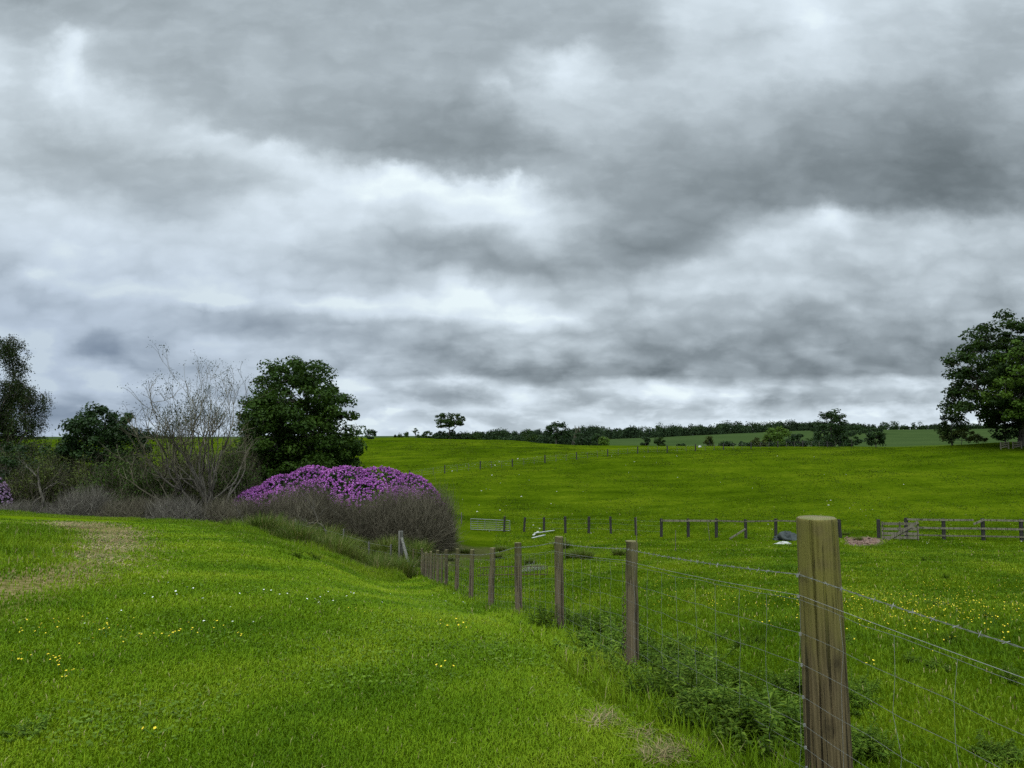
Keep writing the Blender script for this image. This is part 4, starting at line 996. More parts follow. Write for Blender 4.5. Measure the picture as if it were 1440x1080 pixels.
def post_mesh(name, h, r0, r1, mat, seed, top=None, k=14, sides=None, dome=.012, below=.25):
    """round post: slightly irregular shaft, chamfered top"""
    r = np.random.default_rng(seed); zs = [-below, 0, h*.25, h*.5, h*.75, h-.02, h-.006, h]; n = len(zs)
    t = np.arange(k)*2*math.pi/k; irr = 1+.035*np.cos(t*2+r.uniform(0, 6))+.02*np.cos(t*3+r.uniform(0, 6))+r.normal(0, .008, k)
    V = []
    for q, z in enumerate(zs):
        R_ = (r1+(r0-r1)*max(z, 0)/h)*(1 if q < n-2 else (.985 if q == n-2 else .94)); j = r.normal(0, .003, 2)
        V += [[R_*irr[m]*math.cos(t[m])+j[0], R_*irr[m]*math.sin(t[m])+j[1], z] for m in range(k)]
    F_ = [[q*k+m, q*k+(m+1)%k, (q+1)*k+(m+1)%k, (q+1)*k+m] for q in range(n-1) for m in range(k)]
    V.append([0, 0, h+dome*.2]); c = len(V)-1
    T_ = [[(n-1)*k+m, (n-1)*k+(m+1)%k, c] for m in range(k)]
    mats = [mat, top or mat]
    me = mesh_np(name, V, [F_, T_], mats, {}, True, [0]*len(F_)+[1]*len(T_))
    return me

def square_post(name, h, w, mat, seed, below=.2):
    mb = MB(); mb.box((0, 0, (h-below)/2), w, w, h+below)
    return mb.mesh(name, [mat])

# ------------------------------------------------------------------ the near stock fence
FY = [p[1] for p in FENCE]
def fpt(y): return np.array([float(fence_x(y)), y])
def fz(y): 
    y = np.asarray(y, float); return Hs(fence_x(y), y)
root_p = np.array([FENCE[2][0], FENCE[2][1], float(fz(FENCE[2][1]))])
fence = empty('wire_fence', root_p, 'wooden post fence with barbed wire and stock netting running downhill beside the lawn', 'fence')
def strainer_mesh():
    r = np.random.default_rng(4); k = 132; zs = np.concatenate([[-.3], np.linspace(0, 1.235, 46), [1.25, 1.256, 1.26]]); t = np.arange(k)*2*math.pi/k; V = []
    for z in zs:
        R_ = (.102-.012*max(z, 0)/1.26)*np.ones(k)*(1 if z < 1.24 else (1.25-z)*2.2+1 if z < 1.258 else .965)
        R_ = R_ + .003*np.cos(2*t+1+z)+.002*np.cos(5*t+z*2)+.0045*(vnoise(np.cos(t)*3+5, np.sin(t)*3+z*1.3+9, 3)-.5)+.0022*(vnoise(t*14, z*2.0+0*t, 5)-.5)
        for a0, wd, dp, z0, z1, dr in ((4.05,.022,.016,-.3,1.3,.06),(4.62,.016,.011,-.1,.72,-.05),(5.15,.014,.010,.25,1.3,.04),(4.35,.012,.007,.55,1.3,-.03),(3.6,.020,.012,.0,1.0,.05),(5.6,.018,.012,-.3,.9,-.04),(4.9,.010,.006,.7,1.2,.03)):
            ac = a0+dr*z+.03*math.sin(z*5+a0*3); m_ = np.clip((z-z0)/.12, 0, 1)*np.clip((z1-z)/.12, 0, 1)
            R_ = R_-dp*m_*np.exp(-((t-.4-ac)/wd)**2)
        V += [[R_[m]*math.cos(t[m]-.4), R_[m]*math.sin(t[m]-.4), z] for m in range(k)]
    n = len(zs); F_ = [[q*k+m, q*k+(m+1)%k, (q+1)*k+(m+1)%k, (q+1)*k+m] for q in range(n-1) for m in range(k)]
    V.append([0, 0, 1.2615]); c = len(V)-1; T_ = [[(n-1)*k+m, (n-1)*k+(m+1)%k, c] for m in range(k)]
    return mesh_np('strainer_post', V, [F_, T_], [M_strain, M_endgrain], {}, True, [0]*len(F_)+[1]*len(T_))
st = strainer_mesh()
o = link('strainer_post', st, fence, (0, 0, 0)); o.rotation_euler = (math.radians(.5), math.radians(-1.5), 0); tag(o, 'thick round post with flat sawn greenish top')
PV = [post_mesh('fence_post', 1.08, .050, .054, M_post, s, M_endgrain, 16) for s in (2, 3, 4)]
rng = np.random.default_rng(160)
for q, (px_, py_) in enumerate(FENCE):
    if q == 2 or q == len(FENCE)-1: continue
    z = float(fz(py_)); o = link('fence_post', PV[q % 3], fence, (px_-root_p[0], py_-root_p[1], z-root_p[2]))
    o.rotation_euler = (rng.normal(0, .015), rng.normal(0, .022), rng.uniform(0, 6)); o.scale = (1, 1, rng.uniform(.97, 1.04))
# slimmer droppers further down the hill
DV = post_mesh('dropper_post', 1.0, .032, .035, M_post, 6, None, 8)
for y_ in (22.3, 24.9, 27.3, 29.8, 31.9):
    p = fpt(y_); o = link('dropper_post', DV, fence, (p[0]-root_p[0], p[1]-root_p[1], float(fz(y_))-root_p[2]))
cx_, cy_ = FENCE[-1]; cz = float(H(cx_, cy_))
ce = np.array([cx_, cy_, cz])
o = link('corner_post', post_mesh('corner_post', 1.62, .11, .12, M_oldpost, 7, None, 14), fence, ce-root_p); tag(o, 'tall grey weathered corner post')
mb = MB(); s0 = ce+np.array([.06, -.1, 1.32]); s1 = np.array([cx_+.72, cy_-1.9, float(H(cx_+.72, cy_-1.9))+.02]); mb.tube(np.stack([s0, (s0+s1)/2+[0,0,.02], s1])-root_p, [.065, .07, .07], 8, True)
tag(link('strut', mb.mesh('strut', [M_oldpost], True), fence), 'grey diagonal strut')
nrm = np.array([-1, -.19, 0])/math.hypot(1, .19)                      # towards the lawn side
def wire_path(off, sag=.02, per=7, jit=0., seed=0):
    r = np.random.default_rng(seed); P = []
    for q in range(len(FENCE)-1):
        (xa, ya), (xb, yb) = FENCE[q], FENCE[q+1]
        ra = .126 if q == 2 else .060; rb = .126 if q+1 == 2 else .060
        A_ = np.array([xa, ya, float(fz(ya))+off])+nrm*ra; B_ = np.array([xb, yb, float(fz(yb))+off])+nrm*rb
        t = np.linspace(0, 1, per)[:-1]
        for u in t: P.append(A_+(B_-A_)*u+np.array([0, 0, -sag*4*u*(1-u)+(r.normal()*jit if u else 0)]))
    P.append(B_)
    return np.array(P)
def dense(P, step):
    s = np.concatenate([[0], np.cumsum(np.linalg.norm(np.diff(P, axis=0), axis=1))]); u = np.arange(0, s[-1], step)
    return np.stack([np.interp(u, s, P[:,c]) for c in range(3)], 1)
mb = MB(); P = dense(wire_path(1.0, .015), .03); m = len(P); ph = np.arange(m)*.03*2*math.pi/.11
for s_ in (0, math.pi):
    mb.tube(P+np.stack([np.cos(ph+s_)*.0022*nrm[0]*-1, 0*ph, np.sin(ph+s_)*.0022], 1)-root_p, .0014, 3)
rb = np.random.default_rng(161)
for c in dense(P, .10)[:260]:
    for e in range(2):
        d = rb.normal(size=3); d[1] *= .4; d /= np.linalg.norm(d); mb.tube(np.stack([c-d*.013, c, c+d*.013])-root_p, [.0006, .0021, .0006], 3)
link('barbed_wire', mb.mesh('barbed_wire', [M_wire]), fence)
mb = MB(); mb.tube(wire_path(.905, .012)-root_p, .0012, 4); link('line_wire', mb.mesh('line_wire', [M_wire]), fence)
NETZ = [.885, .735, .595, .45, .325, .225, .135, .055]
mb = MB(); rows = []
for q, zz_ in enumerate(NETZ):
    P = wire_path(zz_, .012, 13, .004, 170+q); mb.tube(P-root_p, .0011, 3); rows.append(dense(P, .02))
yy_ = -1.0
rv = np.random.default_rng(162)
while yy_ < 31:
    V_ = []
    for R_ in rows:
        k_ = np.argmin(np.abs(R_[:,1]-(yy_+rv.normal()*.012))); V_.append(R_[k_])
    mb.tube(np.array(V_)-root_p, .0009, 3); yy_ += .30 if yy_ < 12 else .32
link('wire_netting', mb.mesh('wire_netting', [M_wire]), fence)
p1 = np.array([FENCE[3][0], FENCE[3][1], float(fz(FENCE[3][1]))]); mb = MB()
t = np.linspace(0, 1, 60); mb.tube(np.stack([p1[0]-.075+.010*np.sin(t*60), p1[1]-.05+.010*np.cos(t*60), p1[2]+.66-.62*t], 1)-root_p, .004, 4)
link('hanging_wire', mb.mesh('hanging_wire', [M_rust]), fence)
strainer = [c_ for c_ in fence.children if c_.name.startswith('strainer')][0]
for zz_ in [1.0, .905]+NETZ[1:]:
    mb = MB(); c = np.array([0, 0, zz_])+nrm*.112; mb.box(c, .010, .005, .014, .19); so_ = link('staple', mb.mesh('staple', [M_wire]), strainer); so_.rotation_euler = (0, 0, 0)
def insul(c):
    me = MB(); me.tube(np.array([[0,0,-.035],[0,0,-.012],[0,0,.012],[0,0,.035]]), [.018,.034,.034,.018], 8, True)
    link('insulator', me.mesh('insulator', [M_white], True), fence, np.asarray(c)-root_p)
for dx in (-.12, .02, .14): insul(s1+np.array([dx, -.05, .30]))

# ------------------------------------------------------------------ fences of the paddock
def fence_line(name, label, pts, cat='fence', group=None):
    return empty(name, pts[0], label, cat, group), np.array(pts[0])
def add_post(o, rp, p, h, w, mat, seed, lean=0, rnd=False, label=None, name='fence_post'):
    me = post_mesh(name, h, w/2, w/2*1.05, mat, seed, None, 10) if rnd else square_post(name, h, w, mat, seed)
    c = link(name, me, o, np.asarray(p)-rp); c.rotation_euler = (0, lean, .1*(seed % 5))
    if label: c['label'] = label
    return c
def rail(o, rp, p, q, h, mat, name='rail', w=.035):
    mb = MB(); mb.beam(np.asarray(p)-rp, np.asarray(q)-rp, w, h); return link(name, mb.mesh(name, [mat]), o)
def wires(o, rp, pts, zs, mat=None, r=.0025):
    mb = MB()
    for z in zs: mb.tube(np.array([np.asarray(p)+[0, -.06, z] for p in pts])-rp, r, 3)
    return link('line_wire', mb.mesh('line_wire', [mat or M_wire]), o)

LOW = [(709,748,727),(737,748,728),(765,749,728),(795,750,727),(828,750,727),(859,751,727),(894.5,753,728.5),(930,755,730),(968,756,730),(1007.5,756,730),(1049,757,731),(1091,757,730),(1136,757,731),(1182,757,731)]
lp_ = [on_ground(a, b) for a, b, c in LOW]
o, rp = fence_line('post_fence', 'row of black fence posts with one broken top rail across the foot of the hill', lp_)
for q, ((a, b, c), p) in enumerate(zip(LOW, lp_)):
    add_post(o, rp, p, max(1.05, (b-c)*p[1]/F), .15, M_black, q, [.03,.06,.0,-.01,.02,-.02,-.03,.02,0,.01,-.01,.02,0,-.07][q])
tops = [p+[0, -.09, (b-c)*p[1]/F-.12] for (a, b, c), p in zip(LOW, lp_)]
for q in range(7, 13):
    rail(o, rp, tops[q], tops[q+1]-np.array([0, 0, .02]), .13 if q < 9 else .09, M_rail if q < 9 else M_brownrail)
b0 = on_ground(1026, 759); rail(o, rp, b0+[0, 0, .05], lp_[10]+[-.05, -.1, .62], .10, M_rail, 'brace')
wires(o, rp, lp_[1:8], (.35, .75, 1.05))

RGT = [(1236,757,731),(1275,757.5,729),(1327.5,759,730),(1383,760,730),(1437,761,731),(1492,762,731),(1548,763,732)]
rp_ = [on_ground(a, b) for a, b, c in RGT]
o, rp = fence_line('rail_fence', 'weathered post and rail fence with black posts at the right of the field', rp_)
hh_ = [(b-c)*p[1]/F for (a, b, c), p in zip(RGT, rp_)]
for q, p in enumerate(rp_): add_post(o, rp, p, hh_[q], .16, M_black, q+3)
for q in range(1, 6):
    for f_ in ((.94, .55, .2) if q > 0 else ()):
        pa = rp_[q]+[0, -.11, hh_[q]*f_]; pb = rp_[q+1]+[0, -.11, hh_[q+1]*f_]
        if q == 2 and f_ == .94:
            rail(o, rp, pa, pa+(pb-pa)*.74, .11, M_rail); continue
        rail(o, rp, pa, pb, .11 if f_ > .3 else .09, M_rail if f_ > .3 else M_brownrail)
pa = rp_[3]+[-.05, -.16, hh_[3]*.95]; c = rail(o, rp, pa, pa+np.array([-.62, 0, -.26]), .12, M_rail, 'broken_rail'); c['label'] = 'snapped rail end hanging down from its post'
h0, h1 = on_ground(1240, 759), on_ground(1292, 760)
o, rp = fence_line('wooden_hurdle', 'wooden slatted hurdle with a diagonal brace leaning on the rail fence', [h0], 'hurdle')
vv = (h1-h0); 
for f_ in (.16, .40, .68, 1.0): rail(o, rp, h0+[0, -.05, f_*1.0], h1+[0, -.05, f_*1.0], .15, M_rail if f_ < .9 else M_brownrail, 'slat')
for f_ in (.02, .5, .98): rail(o, rp, h0+vv*f_+[0, -.02, 0], h0+vv*f_+[.001, -.02, 1.12], .09, M_rail, 'upright')
rail(o, rp, h0+vv*.10+[0, -.11, .0], h0+vv*.98+[0, -.11, 1.12], .17, M_rail, 'brace')

# upper fence along the brow
UP = [(577,106),(626,111),(675.5,114.5),(720.5,118),(766,121),(810.5,124),(854,127),(896,131),(937.5,135),(977,139),(1016.5,143),(1055,147),(1092.5,151),(1127.5,155),(1162,159),(1196,163)]
up_ = [gp(a, d) for a, d in UP]
o, rp = fence_line('wire_fence', 'thin wire fence of dark posts climbing across the hillside to the crest', up_)
for q, p in enumerate(up_): add_post(o, rp, p, 1.28, .17, M_black, q, .01*((q*7) % 5-2))
for q in range(len(up_)-1):
    for f_ in (.35, .67):
        a_ = UP[q][0]+(UP[q+1][0]-UP[q][0])*f_; d_ = UP[q][1]+(UP[q+1][1]-UP[q][1])*f_; p = gp(a_, d_)
        add_post(o, rp, p, 1.1, .06, M_brownrail, q, .0, name='dropper')
wires(o, rp, up_, (.3, .6, .9, 1.1), r=.004)

# fence bits round the scrub
dp = [(586,750,732),(612,750,727),(636,740,727),(649,737,721)]; pts = [on_ground(a, b) for a, b, c in dp]
o, rp = fence_line('wire_fence', 'short wire fence of mixed posts between the grey bush and the metal gate', pts)
for q, ((a, b, c), p) in enumerate(zip(dp, pts)): add_post(o, rp, p, (b-c)*p[1]/F, .16 if q == 1 else .08, M_black if q == 1 else M_oldpost, q, .0, True, 'thick dark gate post' if q == 1 else None)
wires(o, rp, pts, (.3, .6, .8))
pts = [gp(420, 34.6), gp(461, 34.2), gp(485, 34.0), gp(522, 33.6), gp(552, 33.4)]
o, rp = fence_line('wire_fence', 'old grey wire fence half hidden in the rushes below the scrub', pts)
for q, p in enumerate(pts): add_post(o, rp, p, [1.1,.9,1.15,.95,1.0][q], .085, M_oldpost, q, .03*(q % 3-1), True)
wires(o, rp, pts, (.3, .6, .9))

# galvanised field gate
g0, g1 = on_ground(662, 746), on_ground(717, 747.5)
gt = empty('field_gate', g0, 'pale galvanised field gate standing beside the grey bush', 'gate'); vv = g1-g0; Hh = 16*g0[1]/F
mb = MB()
for p, q in ((np.zeros(3)+[0,0,.08], np.array([0,0,Hh])), (np.array([0,0,Hh]), vv+[0,0,Hh*.92]), (vv+[0,0,Hh*.92], vv+[0,0,.05]), (vv+[0,0,.05], np.array([0,0,.08]))): mb.tube(np.stack([p, q]), .032, 6, True)
link('frame', mb.mesh('frame', [M_galv], True), gt)
for f_ in (.25, .42, .6, .78):
    mb = MB(); mb.tube(np.stack([[0,0,Hh*f_], vv+[0,0,Hh*.92*f_]]), .018, 5); link('bar', mb.mesh('bar', [M_galv], True), gt)
for f_ in (.18, .36, .65):
    mb = MB(); mb.tube(np.stack([vv*f_+[0,0,.08], vv*f_+[0,0,Hh*(.99-.07*f_)]]), .022, 5); link('upright', mb.mesh('upright', [M_galv], True), gt)
# rail hurdles under the big tree
for a, b_, lab in ((1405,1416,'small grey hurdle under the low round tree'),(1422,1434,'pale slatted hurdle under the trunk of the huge tree')):
    p0, p1_ = gp(a, 107), gp(b_, 107); o, rp = fence_line('wooden_hurdle', lab, [p0], 'hurdle')
    for f_ in (.25, .55, .85): rail(o, rp, p0+[0, 0, f_], p1_+[0, 0, f_+.12], .14, M_rail, 'slat')
    for p in (p0, p1_): add_post(o, rp, p, 1.05, .12, M_rail, 3, name='upright')

# thin stakes standing in the paddock
SG = 'thin stakes standing in the paddock'
for (a, b_, c, ln, lab) in ((895.5,772,728,0,'thin straight stake between the two middle fence posts'),(950,775,746,.02,'thin greenish stake in the open grass behind the wire fence'),(998,760,735,-.09,'thin leaning stake in front of the broken top rail'),(795,786,757,.0,'thin stake behind the wire fence posts')):
    p = on_ground(a, b_); h = (b_-c)*p[1]/F
    o = link('stake', post_mesh('stake', h, .017, .020, M_brownrail, 5, None, 7), None, p); o.rotation_euler = (0, ln, 0); tag(o, lab, 'stake', SG)

# loose planks, sheet, tarpaulin, hurdle, netting
def plank(pa, pb, za, zb, w, lab):
    p = on_ground(*pa); q = on_ground(*pb); o = empty('plank', p, lab, 'plank'); mb = MB(); mb.beam([0, 0, za], q-p+[0, 0, zb], w, .04); me = mb.mesh('plank', [M_white]); bpy.data.objects.remove(o)
    return tag(link('plank', me, None, p), lab, 'plank', 'white planks dropped on the grass')
plank((749,757.5), (766,753.5), .05, .06, .16, 'nearest of the white planks lying crossed on the grass')
plank((752,754), (779,748.5), .22, .14, .14, 'longest of the white planks, raised across the others')
plank((750,755), (757,750.5), .12, .16, .14, 'shortest white plank tilted under the longest one')
def lump(name, p, sx, sy, sz, mat, seed, lab, cat, n=10, group=None, rough=.22):
    r = np.random.default_rng(seed); V = []; k = 2*n
    for i_ in range(n+1):
        ph_ = i_/n*math.pi/2*1.15
        for j_ in range(k):
            t_ = j_/k*2*math.pi; q_ = 1+rough*(vnoise(np.array([math.cos(t_)*2+5+seed]), np.array([math.sin(t_)*2+ph_*2.2+9]), seed)[0]-.5)*2
            V.append([sx*math.sin(ph_)*math.cos(t_)*q_, sy*math.sin(ph_)*math.sin(t_)*q_, sz*math.cos(ph_)*q_])
    F_ = [[i_*k+j_, (i_+1)*k+j_, (i_+1)*k+(j_+1)%k, i_*k+(j_+1)%k] for i_ in range(n) for j_ in range(k)]
    return tag(link(name, mesh_np(name, V, [F_], [mat], {}, True), None, p), lab, cat, group)
lump('tarpaulin', on_ground(1106, 760), .75, .4, .38, M_tarp, 3, 'crumpled dark grey tarpaulin heaped behind the big sawn post', 'tarpaulin', rough=.8)
lump('plastic_sheet', on_ground(1100, 765), .55, .22, .12, M_white, 4, 'white plastic sheet lying flat before the dark tarpaulin', 'plastic sheet', rough=.5)
lump('plastic_bag', gp(983, 137)+[0, 0, .8], .30, .15, .24, M_white, 5, 'white plastic bag caught on the wire of the upper fence', 'plastic bag', rough=.4)
h0, h1 = on_ground(672, 811), on_ground(770, 810)
o = empty('metal_hurdle', h0, 'low rusty barred hurdle standing in the grass behind the wire fence', 'hurdle'); vv = h1-h0
mb = MB()
for zz_ in (.06, .36): mb.tube(np.stack([[0,0,zz_], vv*.5+[0,0,zz_+.01], vv+[0,0,zz_]]), .014, 5)
link('frame', mb.mesh('frame', [M_rust]), o); 
for f_ in np.linspace(0, 1, 23):
    mb = MB(); mb.tube(np.stack([vv*f_+[0,0,0], vv*f_+[0,0,.37]]), .009, 4); link('bar', mb.mesh('bar', [M_rust]), o)
rng = np.random.default_rng(190)
p = on_ground(750, 803); V, Q, a, _ = twig_mass(rng, .62, .4, .42, 420, .006)
tag(link('wire_tangle', mesh_np('wire_tangle', V, [Q], [M_wire], {'rnd': a}), None, p), 'grey tangle of old wire netting beside the rusty hurdle', 'wire netting')
mb = MB(); r_b = np.random.default_rng(191)
for k in range(90):
    p = on_ground(r_b.uniform(1188, 1232), r_b.uniform(757, 766)); R_ = Matrix.Rotation(r_b.uniform(0, 3), 3, r_b.normal(size=3)); s_ = r_b.uniform(.5, 1.3)
    mb.box(p+[0,0,.02], .2*s_, .1*s_, .07*s_, M=np.array(R_))
tag(link('rubble', mb.mesh('rubble', [M_brick])), 'pinkish broken brick rubble on bare earth', kind='stuff')

# ------------------------------------------------------------------ weeds along the fence
def weed(seed, h, stems, leafl, spread):
    r = np.random.default_rng(seed); C = []; N = []; mb = MB(); LV = []; LQ = []; m = 0; RR = []
    for s in range(stems):
        a = r.uniform(0, 6.28); d = np.array([math.cos(a)*r.uniform(.1, 1)*spread, math.sin(a)*r.uniform(.1, 1)*spread, 1.]); L = h*r.uniform(.6, 1.1); b_ = np.array([math.cos(a), math.sin(a), 0])*r.uniform(0, .13)
        P = np.array([b_+d*L*t_ for t_ in (0, .35, .7, 1)]); P[:,:2] += r.normal(size=(4,2))*.01; mb.tube(P, [.004,.0035,.003,.002], 3, a=.2)
        for k in range(11):
            f_ = .12+.88*k/11; q_ = np.array([np.interp(f_*3, range(4), P[:,c]) for c in range(3)]); ph = r.uniform(0, 6.28)
            for e in range(3):
                an = ph+e*2.1; u = np.array([math.cos(an), math.sin(an), r.uniform(-.1, .55)]); u /= np.linalg.norm(u); l = leafl*r.uniform(.6, 1.2)*(1.15-.5*f_)
                w_ = np.cross(u, [0,0,1.]); w_ /= np.linalg.norm(w_); dn = np.array([0,0,-.25*l])
                LV += [q_, q_+u*l*.45+w_*l*.17+[0,0,.03*l], q_+u*l+dn, q_+u*l*.45-w_*l*.17+[0,0,.03*l]]; LQ.append([m, m+1, m+2, m+3]); m += 4; rr = r.uniform(0, 1); RR += [rr]*4
    n0 = mb.n; mb.add(LV, LQ, np.array(RR))
    return mb.mesh('nettle_plant', [M_nettle])
WV = [weed(s, hh, st_, lf, sp_) for s, hh, st_, lf, sp_ in ((1,.23,15,.056,.8),(2,.17,13,.048,1.1),(3,.27,15,.060,.6),(4,.14,13,.062,1.3))]
NG = 'nettles and weeds growing along the near wire fence'
rng = np.random.default_rng(200)
def nettle(x_, y_, s):
    o = link('nettle_plant', WV[rng.integers(4)], None, (x_, y_, float(H(x_, y_)))); o.scale = (s*1.1, s*1.1, s*rng.uniform(.8, 1.1)); o.rotation_euler = (rng.normal()*.12, rng.normal()*.12, rng.uniform(0, 6))
    return tag(o, 'leafy green nettle clump at the foot of the near wire fence', 'nettle', NG)
for (px_, py_, sx_, sy_, n_, sc_) in ((868,925,24,9,14,1.25),(815,892,34,9,12,1.0),(905,945,34,14,16,1.1),(955,975,48,22,28,1.15),(1010,990,42,20,24,1.1),(1000,1025,50,20,18,1.0),(1060,1045,40,24,18,1.1),(1105,1055,28,20,12,1.1),(1208,985,10,22,4,.6),(1225,1066,26,10,5,.7),(775,875,26,6,9,.8),(735,862,20,5,6,.7),(1400,1064,30,10,4,.6),(1120,975,30,16,6,.7)):
    for k in range(n_):
        p = on_ground(rng.normal(px_, sx_*.6), rng.normal(py_, sy_*.6)); nettle(p[0], p[1], sc_*rng.uniform(.6, 1.15))
TG = 'low leafy weeds dotted about the grass'
for (px_, py_, s) in ((1185,905,.55),(1310,850,.5),(1335,905,.5),(1320,940,.5),(1010,900,.55),(1060,905,.5),(1390,870,.4),(1300,790,.6),(1330,815,.6),(1050,860,.4),(690,850,.5),(660,846,.4),(40,1035,.5),(1420,960,.5),(1280,930,.4),(1040,915,.5),(960,905,.45),(430,782,.9),(418,786,.8),(445,790,.8),(520,800,.8),(545,806,.8),(500,803,.7)):
    p = on_ground(px_, py_); o = nettle(p[0], p[1], s); o.name = 'leafy_weed'; o['label'] = 'low dark leafy weed growing alone in the grass'; o['group'] = TG; o['category'] = 'weed'
# tall rough grass under the wire
n = 7000; y_ = rng.uniform(2.0, 30, n)**1.0; x_ = fence_x(y_)+rng.normal(0, .20, n)+.05
y2 = rng.uniform(2.6, 6.4, 5000); x2 = fence_x(y2)-rng.uniform(-.3, .6, 5000)*np.clip((y2-2)/3, .5, 1); x_ = np.concatenate([x_, x2]); y_ = np.concatenate([y_, y2])
grass_obj('fence_grass', np.stack([x_, y_, H(x_, y_)], 1), rng.uniform(.08, .22, len(x_)), .0035+.0009*y_, np.clip(rng.normal(.5, .25, len(x_)), 0, .95), M_long, rng, 'rough uncut grass growing under the wire fence')
# clumps of dead hay by the strainer
xs, ys = [], []
for (px_, py_, sx_, n_) in ((985,1062,34,900),(850,1018,12,260),(930,1070,14,300),(1010,1070,20,400),(860,968,14,120),(905,1040,10,120)):
    for k in range(n_//6):
        p = on_ground(rng.normal(px_, sx_*.55), min(rng.normal(py_, 5), 1100)); q_ = rng.normal(size=(6,2))*.035; xs += list(p[0]+q_[:,0]); ys += list(p[1]+q_[:,1])
xs, ys = np.array(xs), np.array(ys)
grass_obj('dead_hay', np.stack([xs, ys, H(xs, ys)+.012], 1), rng.uniform(.06, .17, len(xs)), rng.uniform(.003, .006, len(xs)), np.clip(rng.normal(.92, .07, len(xs)), .6, .985), M_dry, rng, 'dead pale hay lying by the weeds', flat=.45)

# clover leaves and other low broad leaves in the lawn
r_c = np.random.default_rng(205); xs, ys = scatter(r_c, 60000, 2.7, 16, 1.6)
k = lawn_mask(xs, ys) & (vnoise(xs*.9, ys*.9, 77) > r_c.uniform(.45, .9, len(xs))); xs, ys = xs[k], ys[k]
C = np.stack([xs, ys, H(xs, ys)+r_c.uniform(.015, .045, len(xs))], 1); V, Q = quads(C, r_c.normal(size=C.shape)*.3+[0,0,1], .020+.0012*np.hypot(xs, ys), r_c, .9)
tag(link('clover', mesh_np('clover', V, [Q], [M_nettle], {'rnd': np.repeat(r_c.uniform(.3, 1, len(xs)), 4)})), 'low clover leaves growing in patches through the lawn', kind='stuff')
# ------------------------------------------------------------------ flowers
M_yellow = simple_mat('buttercup_petal', (.66,.52,.030), .6, .2, .12, 20, 0)
M_daisy = simple_mat('daisy_petal', (.72,.74,.66), .7, .2, .1, 20, 0)
M_stem = simple_mat('flower_stem', (.05,.11,.015), .7, .2, .2, 20, 0)
def flower(name, mat, h, r, seed, npet=5, cup=.5):
    q = np.random.default_rng(seed); mb = MB(); mb.tube([[0,0,0],[.004,.002,h*.5],[0,0,h]], .0016, 3); ns = sum(len(f_) for f_ in mb.F[4])
    for k in range(npet):
        a = k*2*math.pi/npet; u = np.array([math.cos(a), math.sin(a), cup]); u /= np.linalg.norm(u); w_ = np.array([-math.sin(a), math.cos(a), 0]); c = np.array([0,0,h])
        wd = r*math.sin(math.pi/npet)*1.15
        mb.add([c, c+u*r*.6+w_*wd, c+u*r, c+u*r*.6-w_*wd], [[0,1,2,3]])
    me = mb.mesh(name, [mat, M_stem]); me.polygons.foreach_set('material_index', np.array([1]*ns+[0]*npet, np.int32)); return me
BV = [flower('buttercup', M_yellow, h_, .0095, s, 5, c_) for s, h_, c_ in ((1,.075,.5),(2,.10,.35),(3,.09,.7))]
BVf = [flower('buttercup', M_yellow, h_, .0095, s, 5, c_) for s, h_, c_ in ((1,.12,.5),(2,.15,.35))]
BL = 'small yellow buttercup flowering in the grass'
rng = np.random.default_rng(210); nb = 0
for (px_, py_, sx_, sy_, n_) in ((30,935,14,4,8),(55,895,30,8,15),(75,940,14,5,9),(95,958,16,6,9),(150,895,24,6,13),(150,915,34,8,7),(225,908,26,5,11),(270,898,22,5,8),(320,890,30,6,6),(505,865,14,3,7),(645,886,20,4,15),(630,948,14,5,4),(220,1040,4,3,2),(345,905,16,4,4),(120,880,40,6,8),(665,860,22,4,5),(500,890,100,14,8)):
    for k in range(n_):
        if nb >= 130: break
        p = on_ground(rng.normal(px_, sx_*.7), rng.normal(py_, sy_*.7)); o = link('buttercup', BV[rng.integers(3)], None, p+[0,0,.0]); s = rng.uniform(.65, 1.15); o.scale = (s, s, s); o.rotation_euler = (rng.normal()*.3, rng.normal()*.3, rng.uniform(0, 6))
        tag(o, 'small yellow buttercup flowering in the mown lawn', 'buttercup', 'buttercups in the mown lawn'); nb += 1
nb = 0
for (px_, py_, sx_, sy_, n_) in ((1300,862,85,17,75),(1400,880,44,18,30),(1240,868,55,16,22),(1100,880,30,10,9),(1080,895,20,6,6),(1310,905,70,14,14),(1225,950,6,4,3),(1330,842,60,8,11)):
    for k in range(n_):
        if nb >= 165: break
        p = on_ground(rng.normal(px_, sx_*.7), rng.normal(py_, sy_*.7)); o = link('buttercup', BVf[rng.integers(2)], None, p); s = rng.uniform(.7, 1.15); o.scale = (s, s, s); o.rotation_euler = (rng.normal()*.3, rng.normal()*.3, rng.uniform(0, 6))
        tag(o, 'yellow buttercup flowering in the pasture behind the fence', 'buttercup', 'buttercups in the pasture behind the fence'); nb += 1
def flower_stuff(name, mat, spots, r, h, label, seed):
    q = np.random.default_rng(seed); V = []; m = len(spots); C = np.array(spots)+[0,0,h]
    Vq, Qq = quads(C, q.normal(size=(m,3))*.35+[0,-.5,1], r, q, .9)
    return tag(link(name, mesh_np(name, Vq, [Qq], [mat], {'rnd': np.zeros(4*m)})), label, kind='stuff')
sp_ = [on_ground(rng.normal(1310, 100), rng.normal(852, 22)) for k in range(560)]+[on_ground(rng.uniform(900, 1440), rng.uniform(800, 860)) for k in range(420)]
flower_stuff('distant_buttercups', M_yellow, [p for p in sp_ if p[0] > fence_x(p[1])+.3 and p[1] > 4.6], .0125, .065, 'more yellow buttercups spread across the pasture', 3)
DVm = [flower('daisy', M_daisy, h_, .011, s, 8, .15) for s, h_ in ((1,.06),(2,.085))]
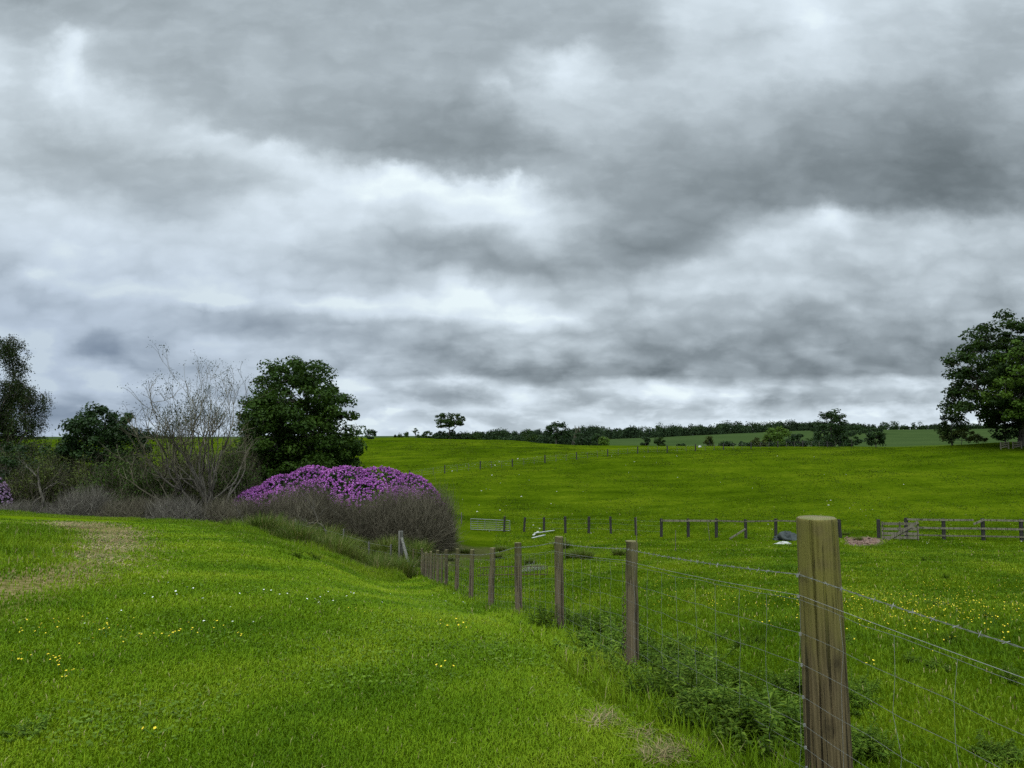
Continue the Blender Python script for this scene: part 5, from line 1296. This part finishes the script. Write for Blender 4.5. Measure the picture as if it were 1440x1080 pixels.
for (px_, py_, sx_, sy_, n_) in ((640,832,26,10,26),(660,842,16,8,12),(330,842,150,9,26),(500,850,60,8,10),(735,862,20,6,5),(770,880,20,6,4),(250,880,120,14,12),(560,815,14,4,5)):
    for k in range(n_):
        p = on_ground(rng.normal(px_, sx_*.7), rng.normal(py_, sy_*.7))
        if p[0] > fence_x(p[1])-.1: continue
        o = link('daisy', DVm[rng.integers(2)], None, p); s = rng.uniform(.8, 1.3); o.scale = (s*(.8+p[1]*.015),)*2+(s,); o.rotation_euler = (rng.normal()*.3, rng.normal()*.3, rng.uniform(0, 6))
        tag(o, 'small white daisy flowering in the lawn by the fence', 'daisy', 'white daisies in the lawn')

# white wool and scraps lying about the field
WG = 'scraps of white wool scattered on the hillside'
def wool(seed):
    r = np.random.default_rng(seed); V = []; n, k = 4, 8
    for i_ in range(n+1):
        ph_ = i_/n*1.75
        for j_ in range(k):
            t_ = j_/k*6.283; q_ = 1+r.normal()*.2; V.append([math.sin(ph_)*math.cos(t_)*q_, .6*math.sin(ph_)*math.sin(t_)*q_, .45*math.cos(ph_)*q_])
    return mesh_np('wool_scrap', V, [[[i_*k+j_, (i_+1)*k+j_, (i_+1)*k+(j_+1)%k, i_*k+(j_+1)%k] for i_ in range(n) for j_ in range(k)]], [M_wool], {}, True)
WO = [wool(s) for s in (1,2,3)]
SPOT = [(634,658),(636,663,1.5),(655,656),(660,655),(668,654),(676,653),(690,654),(696,655,1.6),(702,650,1.2),(712,653),(720,648),(728,646,1.4),(735,646),(742,645),(755,643),(692,669,1.5),(730,668),(744,676),(704,680),(684,688),(677,691,1.3),(689,689),(650,703),(674,711,1.1),(671,720,1.8),(703,718,1.6),(733,699,1.7),(712,712),(783,692,1.2),(775,709,1.2),(820,692),(750,739,1.5),(759,744,1.8),(835,749),(831,750,1.2),(812,746),(706,746,1.6),(688,748),(888,755),(952,642,.9),(892,650,1.1),(880,655),(884,665),(953,672,1),(1058,687),(1093,642,1),(1145,643),(1159,668),(1195,715,1),(1210,717),(1227,717),(1218,726,.9),(1080,738,1.3),(1086,745,1),(1168,704,1.4),(1165,711,1.6),(1271,682,1.3),(1165,735,1),(1304,765,1.6),(1436,762,1.3),(1303,763),(1000,818,.5),(955,857,.7),(1003,818,.5),(860,642),(906,643),(923,651),(1013,679),(1190,668),(1250,700)]
for q, s_ in enumerate(SPOT):
    p = on_ground(s_[0], s_[1]); k = (s_[2] if len(s_) > 2 else .7)*p[1]/F*.85
    o = link('wool_scrap', WO[q % 3], None, p+[0,0,.02*p[1]/40]); o.scale = (k, k, k); o.rotation_euler = (0, 0, q*1.7)
    tag(o, 'small white scrap of sheep wool lying on the grazed hillside', 'wool scrap', WG)
